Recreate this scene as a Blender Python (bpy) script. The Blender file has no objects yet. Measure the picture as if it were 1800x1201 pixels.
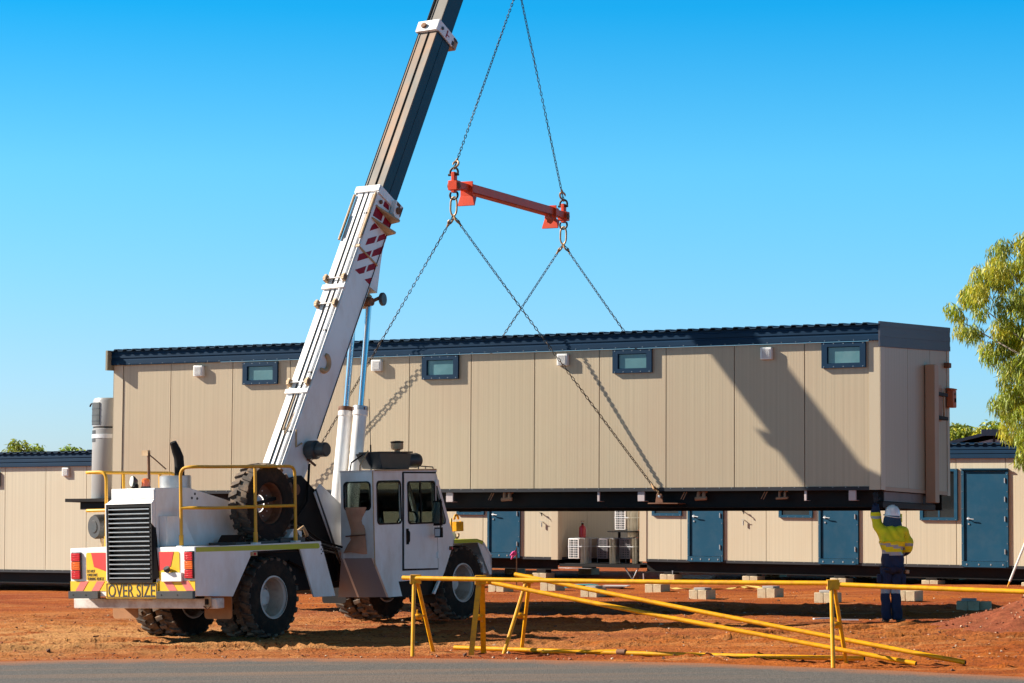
import bpy, bmesh, math, random
import numpy as np
from mathutils import Vector, Matrix, Quaternion

random.seed(7)
SC = bpy.context.scene
COL = SC.collection
R = math.radians

# ------------------------------------------------------------------ camera
EYE = 2.2457
cam = bpy.data.cameras.new('camera')
cam.sensor_width = 36.0
cam.lens = 92.0
cam.clip_start = 0.5
cam.clip_end = 6000
camo = bpy.data.objects.new('camera', cam)
camo.location = (0, 0, EYE)
camo.rotation_euler = (R(90 + 3.539), 0, 0)
COL.objects.link(camo)
SC.camera = camo

# ------------------------------------------------------------------ light
SUN_EL, SUN_AZ = 30.5, -9.0          # light travels towards +X, a little towards the camera
L_DIR = Vector((math.cos(R(SUN_AZ)) * math.cos(R(SUN_EL)), math.sin(R(SUN_AZ)) * math.cos(R(SUN_EL)), -math.sin(R(SUN_EL))))
w = bpy.data.worlds.new('World')
SC.world = w
w.use_nodes = True
wt = w.node_tree
for n in list(wt.nodes):
    wt.nodes.remove(n)
sky = wt.nodes.new('ShaderNodeTexSky')
sky.sky_type = 'NISHITA'
sky.sun_disc = False
sky.sun_elevation = R(SUN_EL)
sky.sun_rotation = R(-90)
sky.air_density = 1.0
sky.dust_density = 0.3
sky.ozone_density = 2.0
tc = wt.nodes.new('ShaderNodeTexCoord')
sep = wt.nodes.new('ShaderNodeSeparateXYZ')
wt.links.new(tc.outputs['Generated'], sep.inputs[0])
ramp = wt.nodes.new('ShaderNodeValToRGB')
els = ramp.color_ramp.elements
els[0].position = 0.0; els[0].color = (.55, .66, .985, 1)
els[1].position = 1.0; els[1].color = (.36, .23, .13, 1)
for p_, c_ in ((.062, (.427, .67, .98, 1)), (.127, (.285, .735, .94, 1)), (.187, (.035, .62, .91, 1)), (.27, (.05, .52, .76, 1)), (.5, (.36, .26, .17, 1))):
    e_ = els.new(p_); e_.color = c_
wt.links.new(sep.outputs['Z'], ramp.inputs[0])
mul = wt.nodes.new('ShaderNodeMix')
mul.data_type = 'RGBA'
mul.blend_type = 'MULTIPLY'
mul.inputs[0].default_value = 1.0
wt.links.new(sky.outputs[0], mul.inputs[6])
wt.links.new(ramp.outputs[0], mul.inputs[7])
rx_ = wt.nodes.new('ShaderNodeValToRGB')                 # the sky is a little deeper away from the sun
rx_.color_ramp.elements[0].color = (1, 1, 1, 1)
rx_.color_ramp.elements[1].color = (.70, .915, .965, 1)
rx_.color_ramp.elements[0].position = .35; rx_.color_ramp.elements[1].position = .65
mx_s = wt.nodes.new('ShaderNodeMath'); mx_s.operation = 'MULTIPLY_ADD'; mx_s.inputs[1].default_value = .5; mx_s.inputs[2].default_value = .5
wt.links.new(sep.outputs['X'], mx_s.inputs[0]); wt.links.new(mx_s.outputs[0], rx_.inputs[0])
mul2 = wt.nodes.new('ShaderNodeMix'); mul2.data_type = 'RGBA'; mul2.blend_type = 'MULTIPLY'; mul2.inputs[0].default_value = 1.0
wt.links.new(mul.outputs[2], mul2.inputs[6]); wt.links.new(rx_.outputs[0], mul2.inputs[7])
bg = wt.nodes.new('ShaderNodeBackground')
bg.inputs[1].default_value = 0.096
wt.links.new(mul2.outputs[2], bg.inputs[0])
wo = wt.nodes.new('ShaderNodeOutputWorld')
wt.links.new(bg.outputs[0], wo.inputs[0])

sl = bpy.data.lights.new('sun', 'SUN')
sl.energy = 5.0
sl.angle = R(0.53)
sl.color = (1.0, 0.93, 0.82)
so = bpy.data.objects.new('sun', sl)
so.rotation_euler = L_DIR.to_track_quat('-Z', 'Y').to_euler()
so.location = (-30, 0, 30)
COL.objects.link(so)

SC.view_settings.view_transform = 'Standard'
SC.view_settings.look = 'None'
SC.view_settings.exposure = 1.10
SC.view_settings.gamma = 1.0
SC.view_settings.use_curve_mapping = False
SC.render.engine = 'CYCLES'
try:
    SC.cycles.use_denoising = True
    SC.cycles.max_bounces = 8
except Exception:
    pass

# ------------------------------------------------------------------ noise
_nr = np.random.RandomState(11)
_NT = _nr.rand(256, 256)
def vnoise(x, y, ox=0.0):
    x = np.asarray(x, float) + ox * 37.13
    y = np.asarray(y, float) + ox * 17.77
    xi = np.floor(x).astype(int); yi = np.floor(y).astype(int)
    fx = x - xi; fy = y - yi
    fx = fx * fx * (3 - 2 * fx); fy = fy * fy * (3 - 2 * fy)
    a = _NT[xi % 256, yi % 256]; b = _NT[(xi + 1) % 256, yi % 256]
    c = _NT[xi % 256, (yi + 1) % 256]; d = _NT[(xi + 1) % 256, (yi + 1) % 256]
    return (a * (1 - fx) + b * fx) * (1 - fy) + (c * (1 - fx) + d * fx) * fy
def fbm(x, y, o=4, ox=0.0):
    s = 0; a = .5; t = 0
    for i in range(o):
        s = s + a * vnoise(np.asarray(x) * 2 ** i, np.asarray(y) * 2 ** i, ox + i * 3.1)
        t += a; a *= .5
    return s / t - .5

# ------------------------------------------------------------------ materials
def _nodes(m):
    m.use_nodes = True
    return m.node_tree.nodes, m.node_tree.links
MATS = {}
def mat(name, col, rough=.5, metal=0.0, var=.08, vs=2.0, bump=0.0, bs=60.0, dirt=None, damt=.35, ds=1.5, spec=.5,
        stretch=(1, 1, 1), emit=None, coat=0.0, trans=0.0, alpha=None):
    """principled paint with blotchy value variation, a dirt colour in noise patches, fine relief"""
    m = bpy.data.materials.new(name)
    N, Lk = _nodes(m)
    p = N['Principled BSDF']
    p.inputs['Roughness'].default_value = rough
    p.inputs['Metallic'].default_value = metal
    if 'Specular IOR Level' in p.inputs: p.inputs['Specular IOR Level'].default_value = spec
    if coat and 'Coat Weight' in p.inputs: p.inputs['Coat Weight'].default_value = coat
    if trans: p.inputs['Transmission Weight'].default_value = trans
    t = N.new('ShaderNodeTexCoord'); mp = N.new('ShaderNodeMapping')
    mp.inputs['Scale'].default_value = stretch
    Lk.new(t.outputs['Object'], mp.inputs[0])
    n1 = N.new('ShaderNodeTexNoise'); n1.inputs['Scale'].default_value = vs; n1.inputs['Detail'].default_value = 6
    Lk.new(mp.outputs[0], n1.inputs['Vector'])
    r1 = N.new('ShaderNodeMapRange'); r1.inputs[1].default_value = .3; r1.inputs[2].default_value = .7
    r1.inputs[3].default_value = 1 - var; r1.inputs[4].default_value = 1 + var
    Lk.new(n1.outputs[0], r1.inputs[0])
    hs = N.new('ShaderNodeHueSaturation'); hs.inputs['Color'].default_value = (*col, 1)
    Lk.new(r1.outputs[0], hs.inputs['Value'])
    out = hs.outputs[0]
    if dirt:
        n2 = N.new('ShaderNodeTexNoise'); n2.inputs['Scale'].default_value = ds; n2.inputs['Detail'].default_value = 8
        n2.inputs['Roughness'].default_value = .65
        mp2 = N.new('ShaderNodeMapping'); mp2.inputs['Location'].default_value = (3.1, 7.7, 1.3); mp2.inputs['Scale'].default_value = stretch
        Lk.new(t.outputs['Object'], mp2.inputs[0]); Lk.new(mp2.outputs[0], n2.inputs['Vector'])
        r2 = N.new('ShaderNodeMapRange'); r2.inputs[1].default_value = .45; r2.inputs[2].default_value = .75
        r2.inputs[3].default_value = 0; r2.inputs[4].default_value = damt
        Lk.new(n2.outputs[0], r2.inputs[0])
        mx = N.new('ShaderNodeMix'); mx.data_type = 'RGBA'
        Lk.new(r2.outputs[0], mx.inputs[0]); Lk.new(out, mx.inputs[6]); mx.inputs[7].default_value = (*dirt, 1)
        out = mx.outputs[2]
    Lk.new(out, p.inputs['Base Color'])
    if bump:
        n3 = N.new('ShaderNodeTexNoise'); n3.inputs['Scale'].default_value = bs; n3.inputs['Detail'].default_value = 4
        Lk.new(mp.outputs[0], n3.inputs['Vector'])
        b = N.new('ShaderNodeBump'); b.inputs['Strength'].default_value = bump; b.inputs['Distance'].default_value = .02
        Lk.new(n3.outputs[0], b.inputs['Height']); Lk.new(b.outputs[0], p.inputs['Normal'])
    if emit:
        p.inputs['Emission Color'].default_value = (*emit[0], 1); p.inputs['Emission Strength'].default_value = emit[1]
    MATS[name] = m
    return m

DUST = (.42, .20, .09)
white = mat('white_paint', (.82, .81, .80), .38, var=.05, vs=1.2, dirt=(.48, .33, .22), damt=.48, ds=2.2, stretch=(1, 1, .45), coat=.15)
white_dirty = mat('dirty_white_paint', (.62, .57, .52), .55, var=.12, vs=6, dirt=(.28, .12, .06), damt=.8, ds=4)
cream = mat('cream_panel', (.50, .41, .285), .45, var=.02, vs=.6, dirt=(.46, .36, .25), damt=.12, ds=.8)
navy = mat('navy_steel', (.003, .025, .060), .55, var=.08, vs=2, dirt=(.05, .05, .06), damt=.05, spec=.16)
doorblue = mat('blue_door_paint', (.006, .060, .115), .5, var=.06, vs=1.5, dirt=(.10, .13, .15), damt=.18, ds=3, spec=.18)
endnavy = mat('end_fascia_sheen_navy', (.040, .042, .062), .5, var=.06, vs=2)  # navy lightened to paint in the reflected sheen on the end fascia
roofnavy = mat('roof_sheet', (.03, .06, .10), .38, var=.08, vs=2)
black = mat('black_steel', (.006, .005, .005), .6, var=.2, vs=3, dirt=(.05, .02, .01), damt=.3, spec=.2)
trimgrey = mat('grey_trim', (.032, .032, .037), .55, var=.1, spec=.2)
darkgrey = mat('dark_grey_plastic', (.035, .04, .043), .45, var=.1, dirt=(.2, .12, .08), damt=.3)
rubber = mat('tyre_rubber', (.020, .017, .015), .9, spec=.2, var=.15, vs=5, dirt=(.20, .11, .06), damt=.35, ds=4, bump=.3, bs=80)
tread = mat('tyre_tread', (.07, .055, .045), .9, var=.2, vs=8, dirt=(.34, .21, .12), damt=.75, ds=6)
yellow = mat('yellow_paint', (.74, .34, .002), .42, spec=.3, var=.06, vs=4, dirt=(.30, .10, .02), damt=.65, ds=11)
railyel = mat('guard_rail_yellow', (.72, .36, .012), .4, var=.06, vs=4, dirt=(.35, .15, .04), damt=.35, ds=6)
lime = mat('lime_stripe', (.46, .50, .015), .45, var=.06, vs=4, dirt=DUST, damt=.2)
signyel = mat('sign_yellow', (.82, .47, .005), .5, var=.05, vs=5, dirt=DUST, damt=.12)
signred = mat('sign_red', (.66, .035, .03), .5, var=.04, vs=5)
hazred = mat('faded_hazard_red', (.75, .16, .13), .5, var=.06, vs=6)
blacktxt = mat('black_lettering', (.03, .025, .02), .6, var=.1)
lensred = mat('red_lens', (.55, .012, .02), .18, var=.15, vs=30, coat=.4)
lensamb = mat('amber_lens', (.72, .13, .012), .18, var=.15, vs=30, coat=.4)
beaconm = mat('beacon_orange', (.85, .14, .01), .15, var=.1, vs=10, coat=.5)
glass_lamp = mat('lamp_glass', (.75, .72, .62), .12, var=.05, coat=.5)
chrome = mat('chrome_rod', (.58, .58, .58), .22, metal=1.0, var=.05, vs=3)
steel = mat('galvanised_steel', (.42, .43, .44), .42, metal=.7, var=.12, vs=8)
rust = mat('rusty_steel', (.15, .06, .03), .75, var=.25, vs=9, dirt=(.33, .15, .06), damt=.6, ds=8)
boomrust = mat('weathered_boom_top', (.135, .118, .10), .55, var=.25, vs=3, dirt=(.36, .165, .06), damt=.85, ds=1.6, stretch=(1, 1, .5))
boomdark = mat('dark_blue_boom', (.002, .030, .055), .45, spec=.3, var=.15, vs=2, dirt=(.05, .055, .06), damt=.3, ds=2)
boomred = mat('boom_red', (.30, .002, .018), .55, spec=.2, var=.06, vs=6)
ochre = mat('ochre_bracket', (.50, .33, .18), .6, var=.12, vs=8, dirt=(.25, .11, .04), damt=.6, ds=9)
chainm = mat('chain_steel', (.022, .018, .015), .55, metal=.2, spec=.3, var=.2, vs=12, dirt=(.22, .12, .06), damt=.5, ds=10)
hookgold = mat('worn_hook', (.38, .22, .10), .5, metal=.3, var=.2, vs=14, dirt=(.12, .06, .03), damt=.6, ds=14)
orange = mat('orange_red_paint', (.62, .050, .010), .45, spec=.3, var=.08, vs=4, dirt=(.40, .16, .10), damt=.3, ds=5)
brownleather = mat('brown_cover', (.58, .30, .19), .8, var=.18, vs=6, dirt=(.42, .23, .13), damt=.5, bump=.3, bs=25)
frost = mat('frosted_glass', (.085, .18, .19), .25, var=.22, vs=2.2, coat=.25, dirt=(.22, .30, .30), damt=.5, ds=1.5)
darkwin = mat('dark_screen_glass', (.010, .014, .016), .15, var=.2, vs=4, coat=.3)
ventw = mat('vent_plastic', (.74, .72, .69), .45, var=.04)
ventg = mat('vent_grey', (.48, .47, .48), .55, var=.06)
lilac = mat('pale_bracket', (.50, .41, .40), .5, var=.06)
endsteel = mat('primed_end_channel', (.20, .145, .12), .6, var=.12, vs=5)
pipebr = mat('brown_lagged_pipe', (.34, .19, .11), .7, var=.15, vs=9, bump=.4, bs=30)
beige_post = mat('beige_downpipe', (.44, .27, .16), .5, var=.06)
ductgrey = mat('heater_case', (.29, .29, .285), .4, var=.05, vs=3)
duct_tape = mat('black_vent_cloth', (.035, .04, .042), .55, var=.3, vs=9)
silver = mat('silver_strap', (.62, .64, .66), .35, var=.08)
concrete = mat('concrete_block', (.50, .40, .26), .9, var=.10, vs=9, dirt=(.30, .17, .09), damt=.5, ds=6, bump=.5, bs=70)
capgrey = mat('fibre_cement_plate', (.34, .31, .29), .85, var=.1, vs=9, bump=.2)
wrap = mat('grey_wrap', (.44, .42, .40), .55, var=.12, vs=7, bump=.4, bs=12)
cardb = mat('beige_carton', (.48, .36, .26), .75, var=.1, vs=9)
bottle_red = mat('red_bottle_paint', (.42, .006, .008), .3, var=.06, coat=.3)
pink = mat('pink_tape', (.85, .06, .28), .6, var=.1)
tealm = mat('teal_sheet', (.06, .34, .37), .5, var=.1)
wood = mat('timber', (.30, .19, .10), .8, var=.2, vs=12)
alu = mat('white_tripod_leg', (.68, .67, .64), .35, var=.05)
skinm = mat('skin', (.40, .22, .15), .55, var=.05, vs=8)
hivis = mat('hi_vis_yellow_cloth', (.88, .74, .008), .85, var=.08, vs=9, dirt=(.50, .36, .03), damt=.4, ds=9, bump=.6, bs=9)
navycloth = mat('navy_cloth', (.012, .020, .055), .9, var=.15, vs=7, bump=.6, bs=10)
tapegrey = mat('reflective_tape', (.36, .37, .38), .35, var=.08, vs=20)
flapblue = mat('blue_neck_flap', (.018, .05, .095), .85, var=.15, vs=9, bump=.4, bs=20)
hatw = mat('hard_hat_shell', (.78, .78, .77), .22, var=.03, coat=.3)
visory = mat('visor_yellow', (.72, .72, .02), .3, var=.05)
bootm = mat('tan_boot', (.16, .09, .05), .8, var=.15, vs=12, dirt=(.40, .17, .07), damt=.6)
glovem = mat('dark_glove', (.02, .02, .024), .8, var=.2)
bark = mat('gum_bark', (.30, .24, .19), .9, var=.25, vs=6, bump=.6, bs=20, stretch=(1, 1, .2))
greyroof = mat('grey_gable_roof', (.10, .12, .14), .5, var=.08)
gablewall = mat('pale_gable', (.42, .47, .50), .5, var=.04)

def leafmat(name, c):
    m = bpy.data.materials.new(name); N, Lk = _nodes(m); p = N['Principled BSDF']
    p.inputs['Roughness'].default_value = .5
    g = N.new('ShaderNodeNewGeometry')
    r = N.new('ShaderNodeMapRange'); r.inputs[3].default_value = .65; r.inputs[4].default_value = 1.35
    Lk.new(g.outputs['Random Per Island'], r.inputs[0])
    h = N.new('ShaderNodeHueSaturation'); h.inputs['Color'].default_value = (*c, 1)
    Lk.new(r.outputs[0], h.inputs['Value']); Lk.new(h.outputs[0], p.inputs['Base Color'])
    tr = N.new('ShaderNodeBsdfTranslucent'); Lk.new(h.outputs[0], tr.inputs[0])
    mx = N.new('ShaderNodeMixShader'); mx.inputs[0].default_value = .35
    Lk.new(p.outputs[0], mx.inputs[1]); Lk.new(tr.outputs[0], mx.inputs[2])
    Lk.new(mx.outputs[0], N['Material Output'].inputs[0])
    return m
leaf_a = leafmat('gum_leaf_green', (.33, .39, .03))
leaf_b = leafmat('gum_leaf_olive', (.22, .26, .03))
leaf_c = leafmat('gum_leaf_yellow', (.52, .46, .035))
leaf_far = leafmat('bush_leaf', (.28, .40, .05))

def panelmat(name, col, dcol):
    """micro-ribbed sandwich panel sheet: fine vertical ribs as relief, long faint run marks"""
    m = bpy.data.materials.new(name); N, Lk = _nodes(m); p = N['Principled BSDF']
    p.inputs['Roughness'].default_value = .42
    t = N.new('ShaderNodeTexCoord'); oi = N.new('ShaderNodeObjectInfo')
    sx = N.new('ShaderNodeSeparateXYZ'); Lk.new(t.outputs['Object'], sx.inputs[0])
    def tri(freq, ph):
        a = N.new('ShaderNodeMath'); a.operation = 'MULTIPLY_ADD'; a.inputs[1].default_value = freq; a.inputs[2].default_value = ph
        Lk.new(sx.outputs['X'], a.inputs[0])
        b = N.new('ShaderNodeMath'); b.operation = 'PINGPONG'; b.inputs[1].default_value = 1.0
        Lk.new(a.outputs[0], b.inputs[0])
        c = N.new('ShaderNodeMapRange'); c.inputs[1].default_value = .72; c.inputs[2].default_value = .95
        Lk.new(b.outputs[0], c.inputs[0])
        return c.outputs[0]
    r1 = tri(2 / .050, .3)
    mp = N.new('ShaderNodeMapping'); mp.inputs['Scale'].default_value = (20, 20, .04); Lk.new(t.outputs['Object'], mp.inputs[0])
    n = N.new('ShaderNodeTexNoise'); n.inputs['Scale'].default_value = 1; n.inputs['Detail'].default_value = 3; Lk.new(mp.outputs[0], n.inputs['Vector'])
    n2 = N.new('ShaderNodeTexNoise'); n2.inputs['Scale'].default_value = .7; n2.inputs['Detail'].default_value = 5; Lk.new(t.outputs['Object'], n2.inputs['Vector'])
    mr = N.new('ShaderNodeMapRange'); mr.inputs[1].default_value = .3; mr.inputs[2].default_value = .7; mr.inputs[3].default_value = .91; mr.inputs[4].default_value = 1.09
    Lk.new(n.outputs[0], mr.inputs[0])
    mo = N.new('ShaderNodeMapRange'); mo.inputs[3].default_value = .965; mo.inputs[4].default_value = 1.035; Lk.new(oi.outputs['Random'], mo.inputs[0])
    mm = N.new('ShaderNodeMath'); mm.operation = 'MULTIPLY'; Lk.new(mr.outputs[0], mm.inputs[0]); Lk.new(mo.outputs[0], mm.inputs[1])
    hs = N.new('ShaderNodeHueSaturation'); hs.inputs['Color'].default_value = (*col, 1); Lk.new(mm.outputs[0], hs.inputs['Value'])
    md = N.new('ShaderNodeMapRange'); md.inputs[1].default_value = .45; md.inputs[2].default_value = .8; md.inputs[4].default_value = .42; Lk.new(n2.outputs[0], md.inputs[0])
    mx = N.new('ShaderNodeMix'); mx.data_type = 'RGBA'; Lk.new(md.outputs[0], mx.inputs[0]); Lk.new(hs.outputs[0], mx.inputs[6]); mx.inputs[7].default_value = (*dcol, 1)
    Lk.new(mx.outputs[2], p.inputs['Base Color'])
    b = N.new('ShaderNodeBump'); b.inputs['Strength'].default_value = .22; b.inputs['Distance'].default_value = .004; Lk.new(r1, b.inputs['Height'])
    Lk.new(b.outputs[0], p.inputs['Normal'])
    return m
panel_m = panelmat('ribbed_wall_panel', (.435, .345, .228), (.43, .29, .19))
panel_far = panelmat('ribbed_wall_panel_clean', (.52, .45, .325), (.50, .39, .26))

# tinted cab glass: mostly see-through, some reflection
glassm = bpy.data.materials.new('tinted_glass'); _N, _L = _nodes(glassm)
_p = _N['Principled BSDF']; _p.inputs['Base Color'].default_value = (.30, .34, .32, 1); _p.inputs['Roughness'].default_value = .02
_p.inputs['Transmission Weight'].default_value = 1.0; _p.inputs['IOR'].default_value = 1.1

def groundmat():
    m = bpy.data.materials.new('red_dirt'); N, Lk = _nodes(m); p = N['Principled BSDF']
    p.inputs['Roughness'].default_value = .95; p.inputs['Specular IOR Level'].default_value = .15
    t = N.new('ShaderNodeTexCoord')
    def noise(sc, det, mapping=None, rough=.55):
        n = N.new('ShaderNodeTexNoise'); n.inputs['Scale'].default_value = sc; n.inputs['Detail'].default_value = det; n.inputs['Roughness'].default_value = rough
        if mapping:
            mp = N.new('ShaderNodeMapping'); mp.inputs['Scale'].default_value = mapping; Lk.new(t.outputs['Object'], mp.inputs[0]); Lk.new(mp.outputs[0], n.inputs['Vector'])
        else: Lk.new(t.outputs['Object'], n.inputs['Vector'])
        return n.outputs[0]
    def mr(src, a, b, c=0., d=1.):
        r = N.new('ShaderNodeMapRange'); r.inputs[1].default_value = a; r.inputs[2].default_value = b; r.inputs[3].default_value = c; r.inputs[4].default_value = d
        Lk.new(src, r.inputs[0]); return r.outputs[0]
    def mix(f, a, b):
        x = N.new('ShaderNodeMix'); x.data_type = 'RGBA'; Lk.new(f, x.inputs[0])
        for s, v in ((6, a), (7, b)):
            if isinstance(v, tuple): x.inputs[s].default_value = (*v, 1)
            else: Lk.new(v, x.inputs[s])
        return x.outputs[2]
    red, orange_, tan, dark = (.26, .048, .008), (.40, .104, .012), (.46, .225, .080), (.075, .015, .004)
    sx = N.new('ShaderNodeSeparateXYZ'); Lk.new(t.outputs['Object'], sx.inputs[0])
    big = noise(.35, 5, (.45, 1.2, 1)); mid = noise(1.6, 7, (.5, 2.2, 1)); fine = noise(22, 6); grit = noise(120, 3)
    c = mix(mr(big, .38, .62), red, orange_)
    nr_a = mr(sx.outputs['Y'], 50, 41); nr_b = mr(sx.outputs['Y'], 34.8, 37.0, .12, 1)      # the driven-over ground a few metres in from the road is paler and dustier
    nm = N.new('ShaderNodeMath'); nm.operation = 'MULTIPLY'; Lk.new(nr_a, nm.inputs[0]); Lk.new(nr_b, nm.inputs[1]); near = nm.outputs[0]
    left = mr(sx.outputs['X'], 3.0, -6.0)
    a = N.new('ShaderNodeMath'); a.operation = 'MULTIPLY'; Lk.new(near, a.inputs[0]); Lk.new(mr(mid, .30, .52, 0, 1), a.inputs[1])
    b = N.new('ShaderNodeMath'); b.operation = 'MULTIPLY_ADD'; b.inputs[1].default_value = .80; b.inputs[2].default_value = .20; Lk.new(left, b.inputs[0])
    ab = N.new('ShaderNodeMath'); ab.operation = 'MULTIPLY'; Lk.new(a.outputs[0], ab.inputs[0]); Lk.new(b.outputs[0], ab.inputs[1])
    c = mix(ab.outputs[0], c, tan)
    ta = N.new('ShaderNodeAttribute'); ta.attribute_name = 'track'
    tm = N.new('ShaderNodeMath'); tm.operation = 'MULTIPLY'; tm.inputs[1].default_value = .75; Lk.new(ta.outputs['Fac'], tm.inputs[0])
    c = mix(tm.outputs[0], c, (.50, .235, .085))
    strk = noise(1.3, 6, (.16, 1.9, 1), .7)                 # drag marks and blown dust along the road
    c = mix(mr(strk, .50, .62, 0, .42), c, (.20, .042, .009))
    c = mix(mr(strk, .46, .36, 0, .45), c, (.50, .25, .095))
    c = mix(mr(fine, .54, .68, 0, .85), c, dark)
    c = mix(mr(grit, .60, .74, 0, .35), c, (.62, .40, .24))
    Lk.new(c, p.inputs['Base Color'])
    h1 = N.new('ShaderNodeMath'); h1.operation = 'MULTIPLY_ADD'; h1.inputs[1].default_value = .35; Lk.new(grit, h1.inputs[0]); Lk.new(fine, h1.inputs[2])
    bp = N.new('ShaderNodeBump'); bp.inputs['Strength'].default_value = .9; bp.inputs['Distance'].default_value = .035; Lk.new(h1.outputs[0], bp.inputs['Height'])
    Lk.new(bp.outputs[0], p.inputs['Normal'])
    return m
dirt_m = groundmat()
mound_m = mat('red_soil_heap', (.20, .055, .026), .95, var=.3, vs=14, dirt=(.34, .12, .05), damt=.5, ds=5, bump=1.0, bs=45, spec=.1)
def roadmat():
    m = bpy.data.materials.new('asphalt'); N, Lk = _nodes(m); p = N['Principled BSDF']; p.inputs['Roughness'].default_value = .9
    t = N.new('ShaderNodeTexCoord')
    n = N.new('ShaderNodeTexNoise'); n.inputs['Scale'].default_value = 26; n.inputs['Detail'].default_value = 5; n.inputs['Roughness'].default_value = .8; Lk.new(t.outputs['Object'], n.inputs['Vector'])
    v = N.new('ShaderNodeTexVoronoi'); v.inputs['Scale'].default_value = 45; Lk.new(t.outputs['Object'], v.inputs['Vector'])
    r = N.new('ShaderNodeValToRGB'); r.color_ramp.elements[0].color = (.028, .025, .023, 1); r.color_ramp.elements[1].color = (.150, .132, .116, 1)
    r.color_ramp.elements[0].position = .35; r.color_ramp.elements[1].position = .68; Lk.new(n.outputs[0], r.inputs[0])
    mp = N.new('ShaderNodeMapping'); mp.inputs['Scale'].default_value = (.12, 1.1, 1); Lk.new(t.outputs['Object'], mp.inputs[0])
    d = N.new('ShaderNodeTexNoise'); d.inputs['Scale'].default_value = 1.2; d.inputs['Detail'].default_value = 7; Lk.new(mp.outputs[0], d.inputs['Vector'])
    dr = N.new('ShaderNodeMapRange'); dr.inputs[1].default_value = .5; dr.inputs[2].default_value = .75; dr.inputs[4].default_value = .55; Lk.new(d.outputs[0], dr.inputs[0])
    mx = N.new('ShaderNodeMix'); mx.data_type = 'RGBA'; Lk.new(dr.outputs[0], mx.inputs[0]); Lk.new(r.outputs[0], mx.inputs[6]); mx.inputs[7].default_value = (.23, .125, .068, 1)
    ea = N.new('ShaderNodeAttribute'); ea.attribute_name = 'edge_dust'
    en = N.new('ShaderNodeTexNoise'); en.inputs['Scale'].default_value = 2.2; en.inputs['Detail'].default_value = 8; en.inputs['Roughness'].default_value = .7; Lk.new(t.outputs['Object'], en.inputs['Vector'])
    es = N.new('ShaderNodeMath'); es.operation = 'MULTIPLY_ADD'; es.inputs[1].default_value = .9; Lk.new(ea.outputs['Fac'], es.inputs[0]); Lk.new(en.outputs[0], es.inputs[2])
    er = N.new('ShaderNodeMapRange'); er.inputs[1].default_value = .85; er.inputs[2].default_value = 1.30; er.inputs[4].default_value = .85; Lk.new(es.outputs[0], er.inputs[0])
    mz = N.new('ShaderNodeMix'); mz.data_type = 'RGBA'; Lk.new(er.outputs[0], mz.inputs[0]); Lk.new(mx.outputs[2], mz.inputs[6]); mz.inputs[7].default_value = (.30, .10, .028, 1)
    Lk.new(mz.outputs[2], p.inputs['Base Color'])
    b = N.new('ShaderNodeBump'); b.inputs['Strength'].default_value = .8; b.inputs['Distance'].default_value = .01; Lk.new(v.outputs[0], b.inputs['Height']); Lk.new(b.outputs[0], p.inputs['Normal'])
    return m
road_m = roadmat()

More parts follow.
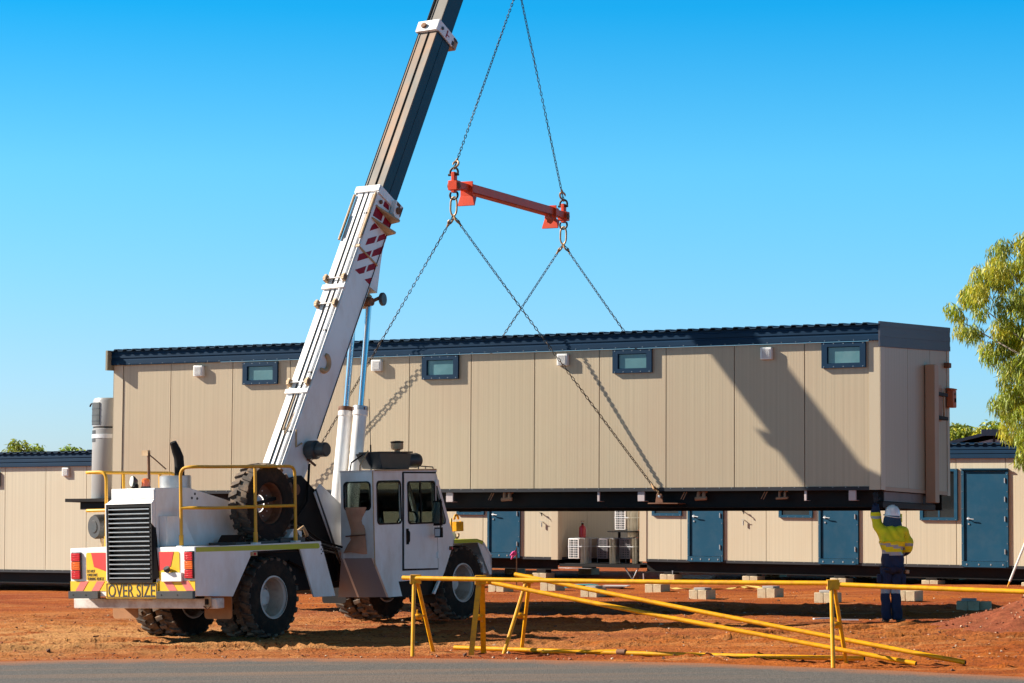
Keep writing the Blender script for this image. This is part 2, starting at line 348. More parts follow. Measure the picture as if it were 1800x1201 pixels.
# ------------------------------------------------------------------ mesh builder
def _perp(d):
    d = d.normalized()
    a = Vector((0, 0, 1)) if abs(d.z) < .9 else Vector((1, 0, 0))
    x = d.cross(a).normalized()
    return x, d.cross(x).normalized()
class MB:
    """collects shapes; flip mirrors y, used for the crane whose sideways axis points to its right"""
    def __init__(s, flip=False):
        s.v = []; s.f = []; s.m = []; s.mats = []; s.flip = flip
    def _mi(s, m):
        if m not in s.mats: s.mats.append(m)
        return s.mats.index(m)
    def add(s, vs, fs, m):
        o = len(s.v); i = s._mi(m)
        s.v += [tuple(v) for v in vs]
        for f in fs:
            s.f.append(tuple(o + k for k in f)); s.m.append(i)
        return s
    def bx(s, x0, x1, y0, y1, z0, z1, m):
        vs = [(x, y, z) for x in (x0, x1) for y in (y0, y1) for z in (z0, z1)]
        return s.add(vs, [(0, 1, 3, 2), (4, 6, 7, 5), (0, 4, 5, 1), (2, 3, 7, 6), (0, 2, 6, 4), (1, 5, 7, 3)], m)
    def hexa(s, a, b, m):
        n = len(a)
        return s.add(list(a) + list(b), [tuple(range(n))[::-1], tuple(range(n, 2 * n))] + [(i, (i + 1) % n, n + (i + 1) % n, n + i) for i in range(n)], m)
    def prism(s, poly, a0, a1, axis, m):
        def P(p, a):
            return (a, p[0], p[1]) if axis == 'x' else (p[0], a, p[1]) if axis == 'y' else (p[0], p[1], a)
        return s.hexa([P(p, a0) for p in poly], [P(p, a1) for p in poly], m)
    def tube(s, pts, r, m, seg=8, closed=False):
        pts = [Vector(p) for p in pts]; n = len(pts); rs = r if isinstance(r, (list, tuple)) else [r] * n
        rings = []; x = None
        for i, p in enumerate(pts):
            if closed: d = (pts[(i + 1) % n] - pts[i - 1])
            else: d = (pts[min(i + 1, n - 1)] - pts[max(i - 1, 0)])
            d.normalize()
            if x is None: x, y = _perp(d)
            else:
                x = (x - d * x.dot(d)).normalized(); y = d.cross(x)
            k = 1.0
            rings.append([p + (x * math.cos(2 * math.pi * j / seg) + y * math.sin(2 * math.pi * j / seg)) * rs[i] * k for j in range(seg)])
        vs = [v for r_ in rings for v in r_]; fs = []
        for i in range(n if closed else n - 1):
            a = i * seg; b = ((i + 1) % n) * seg
            for j in range(seg): fs.append((a + j, a + (j + 1) % seg, b + (j + 1) % seg, b + j))
        if not closed:
            fs.append(tuple(range(seg))[::-1]); fs.append(tuple((n - 1) * seg + j for j in range(seg)))
        return s.add(vs, fs, m)
    def lathe(s, prof, o, d, m, seg=24, caps=True, mats=None):
        """prof: (radius, distance along d)"""
        o = Vector(o); d = Vector(d).normalized(); x, y = _perp(d); n = len(prof)
        vs = []
        for r, h in prof:
            for j in range(seg):
                a = 2 * math.pi * j / seg
                vs.append(o + d * h + (x * math.cos(a) + y * math.sin(a)) * max(r, 1e-4))
        for i in range(n - 1):
            fs = [(i * seg + j, i * seg + (j + 1) % seg, (i + 1) * seg + (j + 1) % seg, (i + 1) * seg + j) for j in range(seg)]
            if mats or i == 0:
                pass
            s._f(vs, fs, (mats[i] if mats else m), i == 0)
        if caps:
            s._f(vs, [tuple(range(seg))[::-1], tuple((n - 1) * seg + j for j in range(seg))], m, False)
        return s
    def _f(s, vs, fs, m, new):
        if new:
            s._o = len(s.v); s.v += [tuple(v) for v in vs]
        i = s._mi(m)
        for f in fs:
            s.f.append(tuple(s._o + k for k in f)); s.m.append(i)
    def build(s, name, parent=None, bev=0, smooth=True, label=None, kind=None, seg=1):
        vs = [(x, -y, z) for x, y, z in s.v] if s.flip else s.v
        me = bpy.data.meshes.new(name)
        me.from_pydata(vs, [], s.f)
        for m in s.mats: me.materials.append(m)
        me.polygons.foreach_set('material_index', s.m)
        bm = bmesh.new(); bm.from_mesh(me); bmesh.ops.recalc_face_normals(bm, faces=bm.faces); bm.to_mesh(me); bm.free()
        if smooth:
            me.polygons.foreach_set('use_smooth', [True] * len(me.polygons)); me.set_sharp_from_angle(angle=R(32))
        o = bpy.data.objects.new(name, me); COL.objects.link(o)
        if parent: o.parent = parent
        if bev:
            b = o.modifiers.new('bevel', 'BEVEL'); b.width = bev; b.segments = seg; b.limit_method = 'ANGLE'; b.angle_limit = R(40); b.harden_normals = False
        if label: o['label'] = label
        if kind: o['kind'] = kind
        return o

def thing(name, label, cat, M=None, loc=None, group=None):
    o = bpy.data.objects.new(name, None); COL.objects.link(o); o.empty_display_size = .3
    if M is not None: o.matrix_world = M
    if loc is not None: o.location = loc
    o['label'] = label; o['category'] = cat
    if group: o['group'] = group
    return o
def tag(o, label, cat, group=None, kind=None):
    if label: o['label'] = label
    if cat: o['category'] = cat
    if group: o['group'] = group
    if kind: o['kind'] = kind
    return o
def dup(root, M=None, loc=None, label=None, rotz=None):
    r = root.copy(); COL.objects.link(r)
    if M is not None: r.matrix_world = M
    if loc is not None: r.location = loc
    if rotz is not None: r.rotation_euler = (0, 0, rotz)
    if label: r['label'] = label
    for ch in list(root.children):
        c = ch.copy(); COL.objects.link(c); c.parent = r
        for g in ch.children:
            d = g.copy(); COL.objects.link(d); d.parent = c
    return r
def frame(o, x, y, z):
    m = Matrix.Identity(4)
    for i, a in enumerate((x, y, z)):
        for j in range(3): m[j][i] = a[j]
    for j in range(3): m[j][3] = o[j]
    return m
def rrect(x0, x1, y0, y1, r, n=4):
    out = []
    for cx, cy, a0 in ((x1 - r, y1 - r, 0), (x0 + r, y1 - r, 90), (x0 + r, y0 + r, 180), (x1 - r, y0 + r, 270)):
        for i in range(n + 1):
            a = R(a0 + 90 * i / n); out.append((cx + r * math.cos(a), cy + r * math.sin(a)))
    return out
def plate(outer, holes, th):
    """flat sheet with holes, thickness th, as (verts, faces) in its own plane"""
    cu = bpy.data.curves.new('tmp', 'CURVE'); cu.dimensions = '2D'; cu.fill_mode = 'BOTH'; cu.extrude = th / 2
    for poly in [outer] + holes:
        sp = cu.splines.new('POLY'); sp.points.add(len(poly) - 1); sp.use_cyclic_u = True
        for p, q in zip(sp.points, poly): p.co = (q[0], q[1], 0, 1)
    ob = bpy.data.objects.new('tmp', cu); COL.objects.link(ob)
    dg = bpy.context.evaluated_depsgraph_get(); me = bpy.data.meshes.new_from_object(ob.evaluated_get(dg))
    vs = [tuple(v.co) for v in me.vertices]; fs = [tuple(p.vertices) for p in me.polygons]
    bpy.data.objects.remove(ob); bpy.data.curves.remove(cu); bpy.data.meshes.remove(me)
    return vs, fs
def text_mesh(s, size=1.0, th=.004):
    cu = bpy.data.curves.new('tmp', 'FONT'); cu.body = s; cu.size = size; cu.extrude = th / 2; cu.resolution_u = 3
    ob = bpy.data.objects.new('tmp', cu); COL.objects.link(ob)
    dg = bpy.context.evaluated_depsgraph_get(); me = bpy.data.meshes.new_from_object(ob.evaluated_get(dg))
    vs = [tuple(v.co) for v in me.vertices]; fs = [tuple(p.vertices) for p in me.polygons]
    bpy.data.objects.remove(ob); bpy.data.curves.remove(cu); bpy.data.meshes.remove(me)
    x0 = min(v[0] for v in vs); x1 = max(v[0] for v in vs); y0 = min(v[1] for v in vs); y1 = max(v[1] for v in vs)
    return [((v[0] - x0) / (x1 - x0), (v[1] - y0) / (y1 - y0), v[2]) for v in vs], fs
def arc(c, r, a0, a1, n, ux, uy):
    c = Vector(c); ux = Vector(ux); uy = Vector(uy)
    return [c + ux * (r * math.cos(R(a0 + (a1 - a0) * i / n))) + uy * (r * math.sin(R(a0 + (a1 - a0) * i / n))) for i in range(n + 1)]
def fillet(pts, r, n=5):
    pts = [Vector(p) for p in pts]; out = [pts[0]]
    for a, b, c in zip(pts, pts[1:], pts[2:]):
        u = (a - b).normalized(); v = (c - b).normalized(); k = min(r, (a - b).length * .49, (c - b).length * .49)
        p0 = b + u * k; p1 = b + v * k
        for i in range(n + 1):
            t = i / n; out.append(p0 * (1 - t) ** 2 + b * 2 * t * (1 - t) + p1 * t * t)
    return out + [pts[-1]]

def gz(x, y): return .01089 * x + .00666 * y

# ------------------------------------------------------------------ ground and road
EDX = [-2000, -40, -12, -6.75, -5.65, -4.5, -3, -1.5, 0, 2.4, 4.1, 5.84, 9, 14, 30, 2000]
EDY = [36, 35.2, 34.7, 34.69, 34.85, 34.89, 34.75, 34.5, 34.03, 32.88, 31.6, 30.03, 27.2, 22, 4, 4]
def road_edge(x): return np.interp(x, EDX, EDY) + .16 * fbm(np.asarray(x) * 1.3, np.asarray(x) * 0 + 3.3, 5)

def track(X, Y, x0, y0, slope, curve, width, depth, pitch):
    yc = y0 + slope * (X - x0) + curve * (X - x0) ** 2
    d = (Y - yc) / width
    depth = depth * 1.5
    rut = -depth * np.exp(-d ** 4 * 3) + depth * .55 * np.exp(-((np.abs(d) - 1.25) * 3) ** 2)
    lug = .35 * depth * np.where(np.abs(d) < .9, np.sign(np.sin(2 * math.pi * (X + .5 * np.abs(Y - yc)) / pitch)), 0)
    return rut + lug
TRACKS = ((-6, 36.6, .02, .004, .22, .045, .19), (-6, 38.9, -.02, .002, .24, .04, .2), (-2, 37.4, .03, -.004, .2, .035, .19),
          (3, 36.2, -.16, -.006, .22, .05, .21), (3, 38.3, -.15, -.006, .22, .045, .21), (2, 40.4, -.05, .003, .2, .04, .2),
          (-8, 37.8, -.25, .03, .2, .05, .2), (5, 44, .02, 0, .22, .04, .2), (3, 48, .05, 0, .22, .04, .2))
def track_mask(X, Y):
    m = np.zeros_like(X)
    for x0, y0, sl_, cv, wd_, dp, pt in TRACKS:
        yc = y0 + sl_ * (X - x0) + cv * (X - x0) ** 2; d = (Y - yc) / wd_
        lug = .55 + .45 * np.sign(np.sin(2 * math.pi * (X + .5 * np.abs(Y - yc)) / pt))
        m = np.maximum(m, np.exp(-d ** 4 * 3) * (.45 + .55 * lug) * np.clip(fbm(X * .8, Y * .8, 2, 21) * 3 + .8, 0, 1))
    return m
def ground_z(X, Y):
    X = np.asarray(X, float); Y = np.asarray(Y, float)
    z = gz(X, Y)
    near = np.clip((75 - Y) / 20, 0, 1)
    z = z + near * (.10 * fbm(X * .35, Y * .5, 3, 1) + .045 * fbm(X * 1.6, Y * 2.6, 4, 5))
    fine = np.clip((52 - Y) / 6, 0, 1)
    clod = np.clip(fbm(X * 7, Y * 7, 3, 9) - .08, 0, 1)
    where = np.clip(fbm(X * .5, Y * .9, 3, 14) * 4 + .35, 0, 1)
    z = z + fine * (.045 * fbm(X * 5, Y * 6, 3, 7) + .03 * fbm(X * 14, Y * 14, 2, 17) + .24 * clod * where)
    for a in ((-6, 36.6, .02, .004, .22, .045, .19), (-6, 38.9, -.02, .002, .24, .04, .2), (-2, 37.4, .03, -.004, .2, .035, .19),
              (3, 36.2, -.16, -.006, .22, .05, .21), (3, 38.3, -.15, -.006, .22, .045, .21), (2, 40.4, -.05, .003, .2, .04, .2),
              (-8, 37.8, -.25, .03, .2, .05, .2), (5, 44, .02, 0, .22, .04, .2), (3, 48, .05, 0, .22, .04, .2)):
        z = z + fine * track(X, Y, *a) * np.clip(fbm(X * .8, Y * .8, 2, 21) * 3 + .8, 0, 1)
    e = np.interp(X, EDX, EDY)
    k = np.clip((Y - e) / .5, 0, 1)
    z = gz(X, Y) + (z - gz(X, Y)) * k
    z = np.where(Y < e + .02, gz(X, Y) - .06 * np.clip((e + .02 - Y) / .15, 0, 1), z)
    return z
def axis_lines(dense, coarse):
    return np.array(sorted(set([round(float(v), 4) for v in list(dense) + list(coarse)])))
xs = axis_lines(np.arange(-11, 12.01, .085), [-3000, -1200, -500, -220, -110, -60, -35, -24, -18, -15, -13, -12, 12.6, 13.5, 15, 18, 24, 35, 60, 110, 220, 500, 1200, 3000])
ys = axis_lines(list(np.arange(28.5, 47, .06)) + list(np.arange(47, 70, .2)), [-600, -200, -60, -20, 0, 10, 18, 23, 26, 27.5, 72, 76, 82, 90, 105, 130, 170, 240, 380, 700, 1500, 4000])
GX, GY = np.meshgrid(xs, ys)
GZ = ground_z(GX, GY)
nx, ny = len(xs), len(ys)
co = np.stack([GX.ravel(), GY.ravel(), GZ.ravel()], 1)
ii = np.arange(nx * ny).reshape(ny, nx)
quads = np.stack([ii[:-1, :-1].ravel(), ii[:-1, 1:].ravel(), ii[1:, 1:].ravel(), ii[1:, :-1].ravel()], 1)
me = bpy.data.meshes.new('ground')
me.vertices.add(len(co)); me.vertices.foreach_set('co', co.ravel())
me.loops.add(quads.size); me.loops.foreach_set('vertex_index', quads.ravel())
me.polygons.add(len(quads)); me.polygons.foreach_set('loop_start', np.arange(0, quads.size, 4)); me.polygons.foreach_set('loop_total', np.full(len(quads), 4))
me.polygons.foreach_set('use_smooth', [True] * len(quads)); me.update(); me.validate()
me.materials.append(dirt_m)
me.attributes.new('track', 'FLOAT', 'POINT').data.foreach_set('value', (track_mask(GX, GY) * (GY < 52)).ravel())
g = bpy.data.objects.new('ground', me); COL.objects.link(g)
tag(g, 'bare red and orange dirt ground with tyre tracks', None, kind='structure')

rv = []; rf = []
rx = list(np.arange(-14, 12.01, .12)); rx = [-2000, -300, -80, -40, -25, -18] + rx + [16, 22, 30]
ry = [0, .02, .1, .5, 1, 1.5, 2, 3, 4, 5, 7, 10, 15, 25, 45, 90]
for x in rx:
    e = float(road_edge(x))
    for d in ry:
        y = e - d; rv.append((x, y, gz(x, y) + (.012 if d > .05 else -.02 if d == 0 else .008)))
k = len(ry)
for i in range(len(rx) - 1):
    for j in range(k - 1): rf.append((i * k + j, (i + 1) * k + j, (i + 1) * k + j + 1, i * k + j + 1))
b = MB(); b.add(rv, rf, road_m); ro = b.build('road')
at_ = ro.data.attributes.new('edge_dust', 'FLOAT', 'POINT')
at_.data.foreach_set('value', [max(0.0, 1 - ry[i % len(ry)] / 1.6) for i in range(len(rv))]); tag(ro, 'grey asphalt road with dusty edge along the bottom', None, kind='structure')

def rock_mesh(mb, x, y, z, r, m):
    q = Quaternion((random.random() - .5, random.random() - .5, random.random() - .5, random.random() - .5)).normalized()
    base = [(1, 0, 0), (-1, 0, 0), (0, 1, 0), (0, -1, 0), (0, 0, 1), (0, 0, -1)]
    vs = []
    for p in base:
        v = q @ (Vector(p) * random.uniform(.6, 1.2)); vs.append((x + v.x * r, y + v.y * r, z + v.z * r * .7))
    mb.add(vs, [(0, 2, 4), (2, 1, 4), (1, 3, 4), (3, 0, 4), (2, 0, 5), (1, 2, 5), (3, 1, 5), (0, 3, 5)], m)
rk1 = mat('red_stone', (.26, .085, .038), .95, var=.3, vs=5); rk2 = mat('pale_stone', (.52, .36, .24), .95, var=.2, vs=5); rk3 = mat('dark_stone', (.10, .045, .028), .95, var=.2, vs=5)
sb = MB()
N = 5200
px_ = np.random.RandomState(5)
PX = px_.uniform(-9, 11, N); PY = 34 + 22 * px_.rand(N) ** 1.7; PY += -(PX - 0) * .18
PZ = ground_z(PX, PY)
for i in range(N):
    if PY[i] < float(np.interp(PX[i], EDX, EDY)) + (.05 if i % 9 else -.9): continue
    r = .008 + .022 * px_.rand() ** 4 + (.03 if i % 97 == 0 else 0)
    zz = PZ[i] if PY[i] > float(np.interp(PX[i], EDX, EDY)) + .05 else gz(PX[i], PY[i]) + .014
    rock_mesh(sb, PX[i], PY[i], zz + r * .2, r, (rk1, rk1, rk3, rk2, rk1)[i % 5])
tag(sb.build('gravel', smooth=False), 'loose red pebbles and clods scattered over the dirt', 'gravel', kind='stuff')

# heap of red soil at the right edge
mx_, my_, mr_ = 9.35, 40.3, 3.15
n = 90; vs = []; fs = []
for i in range(n + 1):
    for j in range(n + 1):
        x = mx_ + (i / n * 2 - 1) * mr_; y = my_ + (j / n * 2 - 1) * mr_
        rr = math.hypot(x - mx_, (y - my_) * 1.1) / (mr_ * .96) + .22 * float(fbm(x * .9, y * .9, 3, 4))
        h = .86 * max(0, 1 - rr) ** 1.08
        h = h + (.10 * float(fbm(x * 3.5, y * 3.5, 4, 8)) * min(1, h * 6)) if h > 0 else -.12
        vs.append((x, y, gz(x, y) + h - .02))
for i in range(n):
    for j in range(n): fs.append((i * (n + 1) + j, (i + 1) * (n + 1) + j, (i + 1) * (n + 1) + j + 1, i * (n + 1) + j + 1))
b = MB(); b.add(vs, fs, mound_m)
hp = b.build('dirt_mound'); tag(hp, 'heap of dark red soil at the right edge of the site', None, kind='structure')
b = MB()
for i in range(1400):
    a = random.uniform(0, 6.283); q = mr_ * math.sqrt(random.random()) * 1.05; x = mx_ + q * math.cos(a); y = my_ + q * math.sin(a)
    u = int(round((x - mx_ + mr_) / (2 * mr_) * n)); v = int(round((y - my_ + mr_) / (2 * mr_) * n))
    if 0 <= u <= n and 0 <= v <= n:
        z = max(vs[u * (n + 1) + v][2], gz(x, y)); r = .008 + .03 * random.random() ** 3
        rock_mesh(b, x, y, z + r * .3, r, (rk1, rk3, mound_m, rk2)[i % 4])
tag(b.build('heap_clods', smooth=False), 'clods and pale chips on the red soil heap', 'clods', kind='stuff')

# ------------------------------------------------------------------ site modules
def roof_sheet(root, u0, u1, w0, w1, h0, rise_per_m, pitch=.203):
    """ribbed roof sheet, ribs run across the module"""
    b = MB(); prof = []
    u = u0
    while u < u1 - pitch:
        prof += [(u, 0), (u + pitch * .38, 0), (u + pitch * .50, .030), (u + pitch * .82, .030), (u + pitch * .94, 0)]
        u += pitch
    prof.append((u1, 0))
    vs = []
    for (pu, ph) in prof:
        for wv in (w0, w1):
            h = h0 + (wv - w0) * rise_per_m
            vs.append((pu, wv, h + ph)); vs.append((pu, wv, h + ph - .012))
    fs = []
    for i in range(len(prof) - 1):
        a = i * 4; c = a + 4
        fs += [(a, c, c + 2, a + 2), (a + 1, a + 3, c + 3, c + 1), (a, a + 1, c + 1, c), (a + 2, c + 2, c + 3, a + 3)]
    b.add(vs, fs, roofnavy)
    return b.build('roof_sheet', root, smooth=False)
def ribbed_fascia(b, u0, u1, w, h0, h1, m, n=3):
    """sheet-metal fascia with shallow horizontal folds, facing -w"""
    prof = [(w + .03, h0 + .004), (w + .002, h0), (w, h0 + .02)]
    st = (h1 - h0 - .04) / n
    for i in range(n):
        z = h0 + .02 + st * i
        prof += [(w, z + st * .62), (w + .012, z + st * .72), (w + .012, z + st * .9), (w, z + st)]
    prof += [(w, h1 - .004), (w + .02, h1)]
    prof += [(w + .045, h1), (w + .045, h0)]
    b.hexa([(u0, p, q) for p, q in prof], [(u1, p, q) for p, q in prof], m)
def window(root, u0, u1, h0, h1, fm, pm, fr=.085, out=.03, mull=False):
    v, f = plate([(u0, h0), (u1, h0), (u1, h1), (u0, h1)], [[(u0 + fr, h0 + fr * .75), (u1 - fr, h0 + fr * .75), (u1 - fr, h1 - fr * .75), (u0 + fr, h1 - fr * .75)]], .05)
    b = MB(); b.add([(x, -out + .025 + z - .012, y) for x, y, z in v], f, fm)
    s = .008                                           # inner sash
    fv = fr * .75
    v, f = plate([(u0 + fr - .004, h0 + fv - .004), (u1 - fr + .004, h0 + fv - .004), (u1 - fr + .004, h1 - fv + .004), (u0 + fr - .004, h1 - fv + .004)],
                 [[(u0 + fr + s, h0 + fv + s), (u1 - fr - s, h0 + fv + s), (u1 - fr - s, h1 - fv - s), (u0 + fr + s, h1 - fv - s)]], .022)
    b.add([(x, -.012 + z - .012, y) for x, y, z in v], f, fm)
    n = 5
    for i in range(n):                                  # screw heads round the frame
        for hh in (h0 + .02, h1 - .02):
            u = u0 + .04 + (u1 - u0 - .08) * i / (n - 1)
            b.bx(u - .006, u + .006, -out - .016, -out - .01, hh - .006, hh + .006, steel)
    wo_ = b.build('window', root, smooth=False)
    p = MB(); p.bx(u0 + fr - .01, u1 - fr + .01, -.016, -.006, h0 + fv - .01, h1 - fv + .01, pm)
    p.build('pane', wo_, smooth=False)
    if mull:
        m_ = MB(); um = (u0 + u1) / 2; m_.bx(um - .02, um + .02, -.028, -.017, h0 + fr, h1 - fr, fm); m_.build('mullion', wo_, smooth=False)
    return wo_
def door(root, u0, u1, h0=.0, h1=2.07, n_h=3):
    b = MB(); b.bx(u0 + .06, u1 - .06, -.018, .03, h0 + .085, h1 - .055, doorblue)
    d = b.build('door', root, bev=.004)
    f = MB(); f.bx(u0, u0 + .055, -.045, .03, h0 - .03, h1, doorblue); f.bx(u1 - .055, u1, -.045, .03, h0 - .03, h1, doorblue)
    f.bx(u0 + .055, u1 - .055, -.045, .03, h1 - .05, h1, doorblue)
    f.bx(u0 - .01, u1 + .01, -.085, -.046, h1 - .015, h1 + .01, doorblue)
    for i in range(6):
        for uu in (u0 + .02, u1 - .02):
            z = h0 + .1 + i * .37; f.bx(uu - .006, uu + .006, -.052, -.046, z - .007, z + .007, steel)
    f.build('door_frame', d, smooth=False)
    t = MB(); t.bx(u0 + .057, u1 - .057, -.05, .03, h0 - .04, h0 + .08, doorblue)
    for i in range(4):
        uu = u0 + .12 + (u1 - u0 - .24) * i / 3; t.bx(uu - .012, uu + .012, -.058, -.051, h0 + .0, h0 + .035, steel)
    t.build('threshold', d, smooth=False)
    h = MB(); hx, hz = u0 + .15, h0 + 1.0
    h.lathe([(.034, 0), (.034, .012)], (hx, -.019, hz), (0, -1, 0), steel, 14)
    h.tube(fillet([(hx, -.02, hz), (hx, -.075, hz), (hx + .15, -.075, hz - .015)], .02), .012, steel, 8)
    h.lathe([(.02, 0), (.02, .014)], (hx + .01, -.019, hz - .115), (0, -1, 0), steel, 12)
    h.build('handle', d)
    for z in ([.30, 1.0, 1.42, 1.82] if n_h == 4 else [.30, 1.02, 1.80]):
        k = MB(); k.bx(u1 - .085, u1 - .05, -.055, -.047, h0 + z - .05, h0 + z + .05, steel); k.lathe([(.009, -.055), (.009, .055)], (u1 - .066, -.06, h0 + z), (0, 0, 1), steel, 8)
        k.build('hinge', d)
    return d
def vent(root, u, h, s=.2, d=.085):
    b = MB(); b.bx(u - s / 2, u + s / 2, -d, -.001, h - s / 2, h + s / 2, ventw)
    o = b.build('vent', root, bev=.012, seg=2)
    g_ = MB()
    q = s * .36
    g_.bx(u - q, u + q, -d - .004, -d + .002, h - q, h + q, ventg)
    for i in range(7):
        x = u - q + 2 * q * (i + .5) / 7; g_.bx(x - .004, x + .004, -d - .010, -d - .003, h - q, h + q, ventw)
    g_.build('vent_grille', o, smooth=False)
    return o
def chassis(root, L, W, hb=-.33, ins=.22):
    for wv in (ins, W - ins - .1):
        b = MB(); u0, u1 = -L + .25, -.05
        b.bx(u0, u1, wv, wv + .1, hb, hb + .018, black); b.bx(u0, u1, wv, wv + .1, -.075, -.06, black); b.bx(u0, u1, wv + .045, wv + .055, hb + .018, -.075, black)
        b.build('chassis_beam', root, smooth=False)
    n = 9
    for i in range(n):
        u = -L + .4 + (L - .6) * i / (n - 1)
        b = MB(); b.bx(u - .04, u + .04, ins + .1, W - ins - .1, -.26, -.075, black); b.build('cross_member', root, smooth=False)
    b = MB(); b.bx(-L + .02, -.02, .03, W - .03, -.06, -.002, trimgrey); b.build('floor', root, smooth=False)
def wall_panels(root, joints, H, m, w0=0.0, th=.06, axis='u', at=0.0, name='wall_panel', openings=()):
    for a, c in zip(joints, joints[1:]):
        b = MB()
        if axis == 'u':
            b.bx(a + .007, c - .007, w0, w0 + th, 0, H, m)
        else:
            b.bx(at - th, at, a + .006, c - .006, 0, H if not callable(H) else min(H(a), H(c)), m)
        b.build(name, root, smooth=False)

boxorange = mat('dull_orange_box', (.50, .125, .04), .55, var=.08)
seam = mat('panel_seam', (.13, .095, .07), .7)
bargem = mat('olive_beige_barge', (.27, .235, .16), .55, var=.06)
# --- the module in the air
Mu, Mw, Mh = Vector((.89118313, -.45363381, .00299941)), Vector((.45360048, .89098741, -.01969873)), Vector((.00626357, .01891571, .99980146))
M0 = Vector((5.8901531, 41.8765412, .2725658 + EYE))
MODM = frame(M0, Mu, Mw, Mh)
def modw(u, wv, h): return M0 + Mu * u + Mw * wv + Mh * h
ML_, MW_, MH_, RISE = 14.93, 3.60, 2.334, .185
mod = thing('site_module', 'long beige transportable building hanging in chains, dark blue roof edge and black steel underframe', 'portable building', MODM, group='transportable accommodation modules')
jn = [-14.73] + [-1.287 - 1.2324 * k for k in range(10, -1, -1)] + [-.185]
jn = [-14.73, -13.667] + [-1.287 - 1.2257 * k for k in range(9, -1, -1)] + [-.185]
wall_panels(mod, jn, MH_, panel_m)
b = MB(); b.bx(-ML_ + .03, -.03, .02, .07, .0, MH_ - .02, seam); b.build('wall_backing', mod, smooth=False)
HE = lambda wv: MH_ + RISE * wv / MW_ - .02
wall_panels(mod, [.195, 1.38, 2.565, MW_ - .12], HE, panel_m, axis='w', at=0.0, name='end_panel')
b = MB(); b.bx(-ML_, -ML_ + .06, .0, MW_, 0, MH_, panel_m); b.bx(-ML_, 0, MW_ - .06, MW_ - .001, 0, MH_ + .1, panel_m); b.bx(-.07, -.062, .1, MW_ - .1, 0, MH_ - .05, trimgrey); b.build('rear_wall', mod, smooth=False)
b = MB(); b.bx(-.185, .012, -.014, .002, -.055, MH_ + .02, cream); b.bx(-.002, .014, -.014, .195, -.055, MH_ + .02, cream); b.build('corner_trim', mod, smooth=False)
b = MB(); b.bx(-ML_ - .012, -ML_ + .2, -.014, .002, -.055, MH_ + .02, cream); b.bx(-ML_ - .014, -ML_ + .002, -.014, .2, -.055, MH_ + .02, cream); b.build('corner_trim', mod, smooth=False)
b = MB(); b.bx(-.002, .012, MW_ - .12, MW_ + .012, -.075, MH_ + .2, cream); b.build('corner_trim', mod, smooth=False)
b = MB(); ribbed_fascia(b, -ML_ - .03, .0, -.075, MH_ + .002, MH_ + .262, navy, 2); 
for i in range(60):
    u = -14.8 + i * .248; b.bx(u - .005, u + .005, -.080, -.073, MH_ + .012, MH_ + .022, steel)
b.build('fascia', mod, smooth=False)
b = MB()
for k in range(5):                                      # end fascia, folded in horizontal bands, follows the roof slope
    a0, a1 = -.10 + .41 * k / 5, -.10 + .41 * (k + 1) / 5 - .012
    prof = []
    z0 = MH_ + a0; z1 = MH_ + a1
    o_ = .03 if k % 2 == 0 else .024
    b.hexa([(0, -.078, z0 + .04 * 0), (o_, -.078, z0), (o_, -.078, z1 + .012), (0, -.078, z1 + .012)],
           [(0, MW_ + .02, z0 + RISE), (o_, MW_ + .02, z0 + RISE), (o_, MW_ + .02, z1 + .012 + RISE), (0, MW_ + .02, z1 + .012 + RISE)], endnavy)
b.build('end_fascia', mod, smooth=False)
b = MB(); b.hexa([(-ML_ - .075, -.19, MH_ - .10), (-ML_ - .032, -.19, MH_ - .10), (-ML_ - .032, -.19, MH_ + .27), (-ML_ - .075, -.19, MH_ + .27)],
                 [(-ML_ - .075, MW_, MH_ + .05), (-ML_ - .032, MW_, MH_ + .05), (-ML_ - .032, MW_, MH_ + .46), (-ML_ - .075, MW_, MH_ + .46)], bargem); b.build('barge_board', mod, smooth=False)
roof_sheet(mod, -ML_ - .03, .02, -.125, MW_ + .05, MH_ + .266, RISE / MW_)
b = MB(); b.bx(-ML_ + .2, -.19, -.012, .03, -.06, -.002, trimgrey)
for i in range(66):
    u = -14.6 + i * .219; b.bx(u - .005, u + .005, -.017, -.011, -.018, -.006, steel)
b.bx(-.012, .012, .2, MW_ - .13, -.065, -.002, beige_post)
b.build('floor_trim', mod, smooth=False)
chassis(mod, ML_, MW_)
b = MB(); b.bx(-.14, -.06, .33, 2.3, -.215, -.075, endsteel); b.bx(-.07, -.055, .33, 2.3, -.23, -.075, endsteel); b.build('end_cross_member', mod, smooth=False)
b = MB(); b.bx(-.13, .0, .1, 2.83, -.345, -.235, black); b.build('end_skid_beam', mod, bev=.01)
for (u0, u1, h0, h1) in ((-12.076, -11.336, 1.906, 2.308), (-8.366, -7.65, 1.908, 2.316), (-4.698, -3.981, 1.924, 2.318), (-.974, -.228, 1.911, 2.325)):
    window(mod, u0, u1, h0, h1, navy, frost, fr=.095, out=.045)
for u in (-13.026, -9.275, -5.631, -1.928): vent(mod, u, 2.18)
for u0, u1 in ((-7.903, -7.769), (-5.006, -4.964), (-4.261, -4.137), (-1.304, -1.265), (-.547, -.422)):
    b = MB(); b.bx(u0, u1, .02, .05, -.225, -.06, lilac); b.bx(u0, u1, .05, .2, -.225, -.215, lilac); b.build('tie_bracket', mod, bev=.004)
